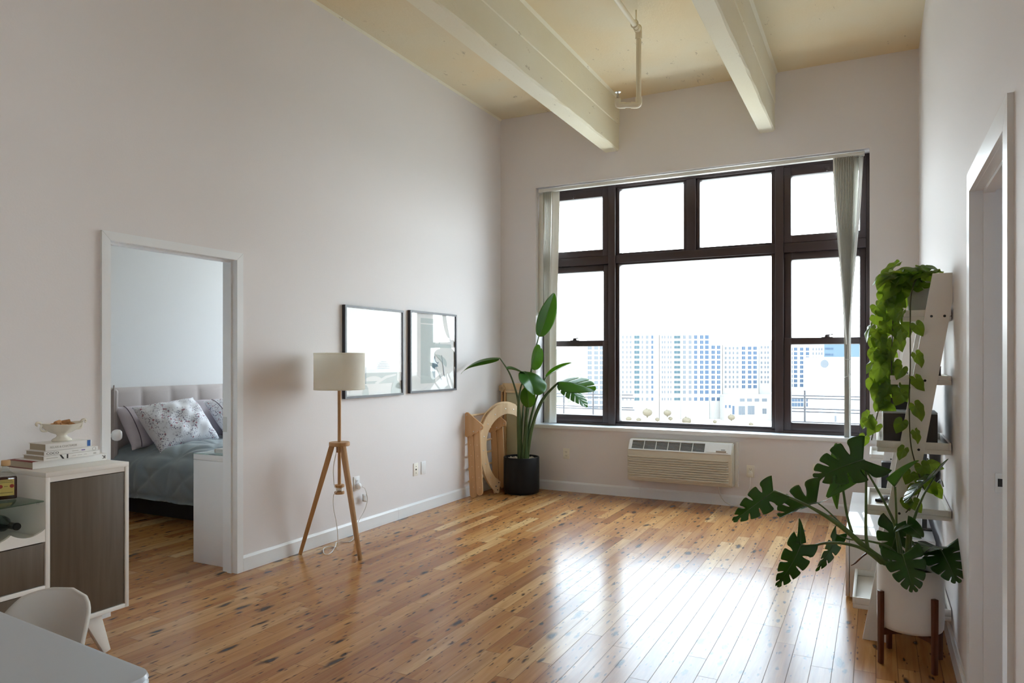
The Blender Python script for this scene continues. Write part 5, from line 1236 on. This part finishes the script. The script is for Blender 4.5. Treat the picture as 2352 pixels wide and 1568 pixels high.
# white desk
dk = thing('white_desk', 'narrow white desk behind the door frame in the bedroom', 'desk', (-4.07, 3.9, 0))
box('end_panel', WHITE, dk, -4.25, -3.905, 3.452, 3.50, 0.0, .7145); box('end_panel', WHITE, dk, -4.25, -3.905, 4.55, 4.60, 0.0, .7145); box('top', WHITE, dk, -4.25, -3.905, 3.452, 4.60, .716, .756); box('back_panel', WHITE, dk, -3.925, -3.906, 3.50, 4.55, .35, .7145)
box('glass_top', SHELFGLASS, dk, -4.252, -3.905, 3.45, 4.602, .7562, .7615, bev=.001)
book('book', 'white book with dark cover lying on the white desk', -4.12, -3.98, 3.52, 3.74, .762, .788, COVERW, '-x', pages=COVERW)
tbt = thing('tablet', 'black tablet tilted on a thin stand above the white desk', 'tablet', (-4.10, 3.80, .762))
b = B(); b.hexa([(-4.22, 3.72, .862), (-4.00, 3.66, .925), (-4.00, 3.88, .955), (-4.22, 3.94, .892), (-4.225, 3.718, .874), (-4.005, 3.658, .937), (-4.005, 3.878, .967), (-4.225, 3.938, .904)], .003); b.out('screen', BLACK, tbt)
b = B(); b.tube([(-4.135, 3.75, .885), (-4.13, 3.745, .83), (-4.122, 3.74, .792)], .006, 8); b.tube([(-4.13, 3.75, .885), (-4.09, 3.74, .85), (-4.03, 3.74, .84), (-3.98, 3.80, .80), (-3.96, 3.86, .764)], .003, 8, sub=5); b.tube([(-4.05, 3.83, .935), (-4.05, 3.86, .764)], .010, 8); b.lathe([(0, 0), (.05, 0), (.05, .006), (0, .006)], (-4.05, 3.86, .762), 20); b.out('stand', BLACK, tbt)

# ================================================================== OUTSIDE
def bpos(u, v, D): return ((u - 1176) / 1645 * D, EYE - (v - 826.2) / 1645 * D)   # metres across and up on a plane D metres ahead
Fv = Vector((-math.sin(YAW), math.cos(YAW), 0)); Rv = Vector((math.cos(YAW), math.sin(YAW), 0))
ZG = -33.5
winmesh = {}
def win_mesh(w_, h_, m, split):
    k = (round(w_, 2), round(h_, 2), m.name, split)
    if k not in winmesh:
        b = B(); n = 2 if split else 1
        for i in range(n):
            a = -w_ / 2 + w_ * i / n + (.06 if split else 0); c = -w_ / 2 + w_ * (i + 1) / n - (.06 if split else 0)
            b.box(a, c, -.10, .0, -h_ / 2, h_ / 2)
        me = bpy.data.meshes.new('window'); bmesh.ops.recalc_face_normals(b.bm, faces=b.bm.faces); b.bm.to_mesh(me); b.bm.free(); me.materials.append(m); winmesh[k] = me
    return winmesh[k]
def building(label, D, u0, u1, vtop, cols, rows, mats_, wall=FACADE, depth=18, extra=None, vbase=None):
    """cols: list of (u, width_m, height_m, material, split); rows: list of v"""
    xa, zt_ = bpos(u0, vtop, D); xb, _ = bpos(u1, vtop, D)
    o = bpy.data.objects.new('apartment_building', None); COL.objects.link(o); tag(o, label, 'building', 'apartment towers across the river')
    o.location = Fv * D + Rv * xa + Vector((0, 0, ZG)); o.rotation_euler = (0, 0, YAW)
    def part(bld, name, m):
        p = bld.out(name, m, None, smooth=False); p.parent = o; return p
    b = B(); b.box(0, xb - xa, 0, depth, 0, zt_ - ZG); part(b, 'tower_body', wall)
    b = B(); b.box(-.15, xb - xa + .15, -.15, depth, zt_ - ZG, zt_ - ZG + .6); part(b, 'parapet', wall)
    for (u, w_, h_, m, sp_) in cols:
        for v in rows:
            x, z_ = bpos(u, v, D); q = bpy.data.objects.new('window', win_mesh(w_, h_, m, sp_)); COL.objects.link(q); q.parent = o; q.location = (x - xa, 0, z_ - ZG)
    if extra: extra(o, xa, part)
    return o
U = lambda x: 1420 + x / 6.03
V = lambda y: 740 + y / 6.03
rA = [V(y) for y in (205, 275, 345, 415, 482, 553, 622, 690, 760, 828, 897, 965, 1062)]
S, M_, Lg = 1.0, 1.5, 2.0
def podium(o, xa, part): pass
building('left tower with a dark balcony column in the view', 420, U(28), U(566), V(172), [(U(65), .8, 1.6, WINS, False), (U(120), .7, 1.6, WINS, False), (U(172), .9, 1.6, WINS, False), (U(258), 3.1, 1.8, WINT, True), (U(335), .8, 1.8, WINS, False), (U(400), 1.5, 1.9, WINS, True), (U(472), 1.3, 1.9, WINB, True)], rA, None)
building('tower with teal balconies beside faint grey windows', 421, U(572), U(868), V(178), [(U(612), .7, 1.6, WINS, False), (U(645), .7, 1.6, WINS, False), (U(692), .7, 1.6, WINS, False), (U(730), .7, 1.6, WINS, False), (U(815), 3.6, 1.6, WINT, True)], rA, None)
building('middle tower with the three boldest blue window columns', 420, U(872), U(1262), V(178), [(U(915), 1.8, 2.0, WINS, True), (U(995), 1.7, 2.0, WINS, True), (U(1072), 1.9, 2.0, WINB, True), (U(1155), 2.1, 2.0, WINB, True), (U(1227), 2.1, 2.1, WINB, False)], rA, None)
building('slim stepped tower with two blue window columns', 421, U(1264), U(1440), V(300), [(U(1315), 2.1, 2.0, WINB, True), (U(1390), 2.1, 2.0, WINB, True)], rA[2:], None)
rD = [V(y) for y in (358, 424, 492, 556, 622, 688, 758, 825, 890)]
building('lower tower with bright blue windows on its right half', 424, U(1446), U(1945), V(318), [(U(1488), 1.2, 1.6, WINS, True), (U(1545), 1.0, 1.6, WINS, False), (U(1595), 1.0, 1.6, WINS, False), (U(1650), 1.3, 1.6, WINS, True), (U(1735), 2.1, 1.9, WINB, True), (U(1820), 2.1, 1.9, WINB, True), (U(1895), 2.2, 1.9, WINB, True)], rD, None)
building('plain pale block with narrow grey windows by the right mullion', 426, U(1950), U(2190), V(262), [(U(1985), .9, 1.5, WINS, False), (U(2035), .9, 1.5, WINS, False), (U(2075), .9, 1.5, WINS, False)], [V(y) for y in (345, 420, 490, 560, 620, 690, 760, 825)], None)
building('low podium building with wide shop windows', 410, U(1470), U(2190), V(1020), [(U(1718), 2.8, 1.8, WINS, False), (U(1818), 2.8, 1.8, WINS, False), (U(1920), 2.6, 1.8, WINS, False), (U(2025), 2.8, 1.8, WINS, False)], [V(1075)], None, depth=9,
    extra=lambda o, xa, part: [(lambda q: (setattr(q, 'parent', o), setattr(q, 'location', (bpos(U(u), V(y), 410)[0] - xa, 0, bpos(U(u), V(y), 410)[1] - ZG))))(_w) for u, y, ww, hh, mm in ((1490, 1165, 1.0, 1.8, WINB), (1545, 1165, 1.2, 1.8, WINB), (1595, 1215, 1.3, 5.0, WINB), (1712, 1220, 3.8, 5.0, WINS), (1840, 1215, 4.0, 5.0, WINS), (2025, 1230, 2.4, 3.0, WINS)) for _w in [(lambda q: (COL.objects.link(q), q)[1])(bpy.data.objects.new('window', win_mesh(ww, hh, mm, True)))]])
U2 = lambda x: 1760 + x / 5.6
V2 = lambda y: 740 + y / 5.6
rF = [V2(y) for y in (345, 402, 458, 516, 575, 632, 694, 752, 810)]
building('white tower with grid of blue windows seen through the right sash', 422, U2(255), U2(745), V2(250), [(U2(320), 1.7, 1.8, WINB, True), (U2(377), 2.0, 1.8, WINB, True), (U2(455), 2.0, 1.8, WINB, True), (U2(530), 2.0, 1.8, WINB, True), (U2(604), .8, 1.5, WINS, False), (U2(645), .7, 1.5, WINS, False), (U2(680), .7, 1.5, WINS, False), (U2(715), .8, 1.5, WINS, False)], rF, None)
building('pale blue low-rise at the foot of the white grid tower', 395, U2(200), U2(690), V2(925), [(U2(342), 1.6, 2.2, WINB, True), (U2(380), 1.6, 2.2, WINB, True), (U2(420), 1.6, 2.2, WINB, True), (U2(460), 1.6, 2.2, WINB, True), (U2(535), 1.8, 2.2, WINB, True)], [V2(995), V2(1058)], None, wall=FACADE2)
def disc(o, xa, part):
    b = B(); x, z_ = bpos(U2(748), V2(533), 380); b.lathe([(0, 0), (2.0, 0), (2.2, .2), (0, .2)], (x - xa, 0, z_ - ZG), 24, axis=(0, -1, 0)); part(b, 'round_emblem', WINS)
building('big blank white building with round mark near its corner', 380, U2(682), U2(1300), V2(462), [(U2(890), 1.0, 3.4, WINS, False)], [V2(1240)], None, wall=FACADE2, extra=disc)
building('pale blue glass building far behind the white building', 470, U2(735), U2(1300), V2(282), [(U2(x), 1.4, 1.2, WINB, False) for x in (770, 790, 815, 850)], [V2(338), V2(415)], None, wall=FACADE3)
U3 = lambda x: 1220 + x / 5.8
V3 = lambda y: 740 + y / 5.8
building('pale tower behind the left sash with square blue windows', 415, U3(722), U3(1010), V3(300), [(U3(780), 2.5, 2.0, WINS, True), (U3(866), 2.3, 2.0, WINS, True), (U3(940), 2.3, 2.0, WINS, True)], [V3(340 + 66 * k) for k in range(13)], None)
# ground, hill, shrubs
b = B(); b.box(-900, 1200, 30, 2600, ZG - 1, ZG); struct(b.out('ground', GROUND, smooth=False), 'dry pale ground below the window')
def hillf(u, v):
    c = Fv * 640 + Rv * (42 + (u - .5) * 330) + Fv * (v - .5) * 120
    h = 38 * math.exp(-((u - .5) * 3.2) ** 2) * math.sin(PI * v) ** .8 * (1 + .08 * math.sin(u * 23 + v * 9))
    return (c.x, c.y, ZG - 1 + h * 1.18)
b = B(); b.grid(hillf, 40, 12); struct(b.out('hill', HILL), 'bare brown hillside beyond the buildings')
sh0 = None
for i, (u, v, r) in enumerate(((1577, 966, 2.9), (1444, 962, 1.8), (1467, 964, 1.6), (1510, 963, 1.5), (1540, 961, 1.4), (1487, 947, 3.0), (1533, 948, 2.4), (1642, 968, 1.3), (1680, 958, 2.2), (1725, 974, 1.4))):
    D = 372 if i else 378; x, z_ = bpos(u, v, D); p = Fv * D + Rv * x
    if sh0 is None:
        b = B(); rr = random.Random(3)
        for k in range(26):
            a, e = rr.uniform(0, 2 * PI), rr.uniform(.1, 1.5); b.tube([(0, 0, -.9), (.25 * math.cos(a) * math.cos(e), .25 * math.sin(a) * math.cos(e), -.3), (math.cos(a) * math.cos(e) * .9, math.sin(a) * math.cos(e) * .9, math.sin(e) * .9 - .1)], [.09, .07, .02], 5)
        b.sphere((0, 0, 0), .78, 8, (1, 1, .85)); sh0 = b.out('bare_shrub', BUSH); q = sh0
    else: q = sh0.copy(); COL.objects.link(q)
    tag(q, 'small bare brown shrub on the ground before the far towers' if i else 'round brown bush standing alone before the middle tower', 'bush', 'bare shrubs on the far bank'); q.location = (p.x, p.y, max(z_, ZG + r * .7)); q.scale = (r * 1.1, r, r)
# guard rails outside the side sashes
def guard(xs, zs, xa, xb, ztop, label):
    t = thing('guard_rail', label, 'railing', ((xa + xb) / 2, 8.1, .62), 'metal rails outside the window')
    for x in xs: B().tube([(x, 8.2, .40), (x, 8.2, ztop)], .011, 8).out('post', RAIL, t)
    for k, z_ in enumerate(zs): B().tube([(xa, 8.2 + (.03 if k % 2 else -.03), z_), (xb, 8.2 + (.03 if k % 2 else -.03), z_)], .007, 8).out('rail', RAIL, t)
guard((-.674, -.275), (1.03, .998, .893, .857, .752), -1.0, .3, 1.085, 'thin dark metal rail outside the right sash')
guard((-3.446, -3.06), (.995, .955, .845, .815), -3.9, -2.55, 1.05, 'thin dark metal rail outside the left sash, behind the plant leaves')
b = B(); b.box(-4.2, -2.4, YO, 8.5, .30, .40); b.box(-1.15, .6, YO, 8.5, .30, .40); struct(b.out('trim_2', FACADE, smooth=False))

# ================================================================== LIGHT
wld = bpy.data.worlds.new('overcast_daylight'); SC.world = wld; wld.use_nodes = True
N, L = wld.node_tree.nodes, wld.node_tree.links
bg = N['Background']
tc = N.new('ShaderNodeTexCoord'); sp_ = N.new('ShaderNodeSeparateXYZ'); cr = N.new('ShaderNodeValToRGB')
L.new(tc.outputs['Generated'], sp_.inputs[0]); L.new(sp_.outputs[2], cr.inputs[0])
cr.color_ramp.elements[0].position = .0; cr.color_ramp.elements[0].color = (.93, .97, 1, 1)
cr.color_ramp.elements[1].position = .9; cr.color_ramp.elements[1].color = (.68, .84, 1, 1)
q = cr.color_ramp.elements.new(.3); q.color = (.82, .92, 1, 1)
L.new(cr.outputs[0], bg.inputs['Color']); bg.inputs['Strength'].default_value = 8.0

# ================================================================== CAMERA AND VIEW
cam = bpy.data.cameras.new('camera'); co = bpy.data.objects.new('camera', cam); COL.objects.link(co)
co.location = (0, 0, EYE); co.rotation_euler = (PI / 2, 0, YAW)
cam.sensor_width = 36; cam.lens = 1645 / 2352 * 36; cam.shift_y = 42.2 / 2352; cam.clip_start = .05; cam.clip_end = 5000
SC.camera = co
vs = SC.view_settings; vs.view_transform = 'Standard'; vs.look = 'None'; vs.gamma = 1; vs.use_curve_mapping = False; vs.exposure = 0.68
SC.cycles.max_bounces = 14; SC.cycles.diffuse_bounces = 8; SC.cycles.glossy_bounces = 4; SC.cycles.transparent_max_bounces = 16; SC.cycles.caustics_reflective = False; SC.cycles.caustics_refractive = False
SC.cycles.use_denoising = True; SC.cycles.sample_clamp_indirect = 8.0
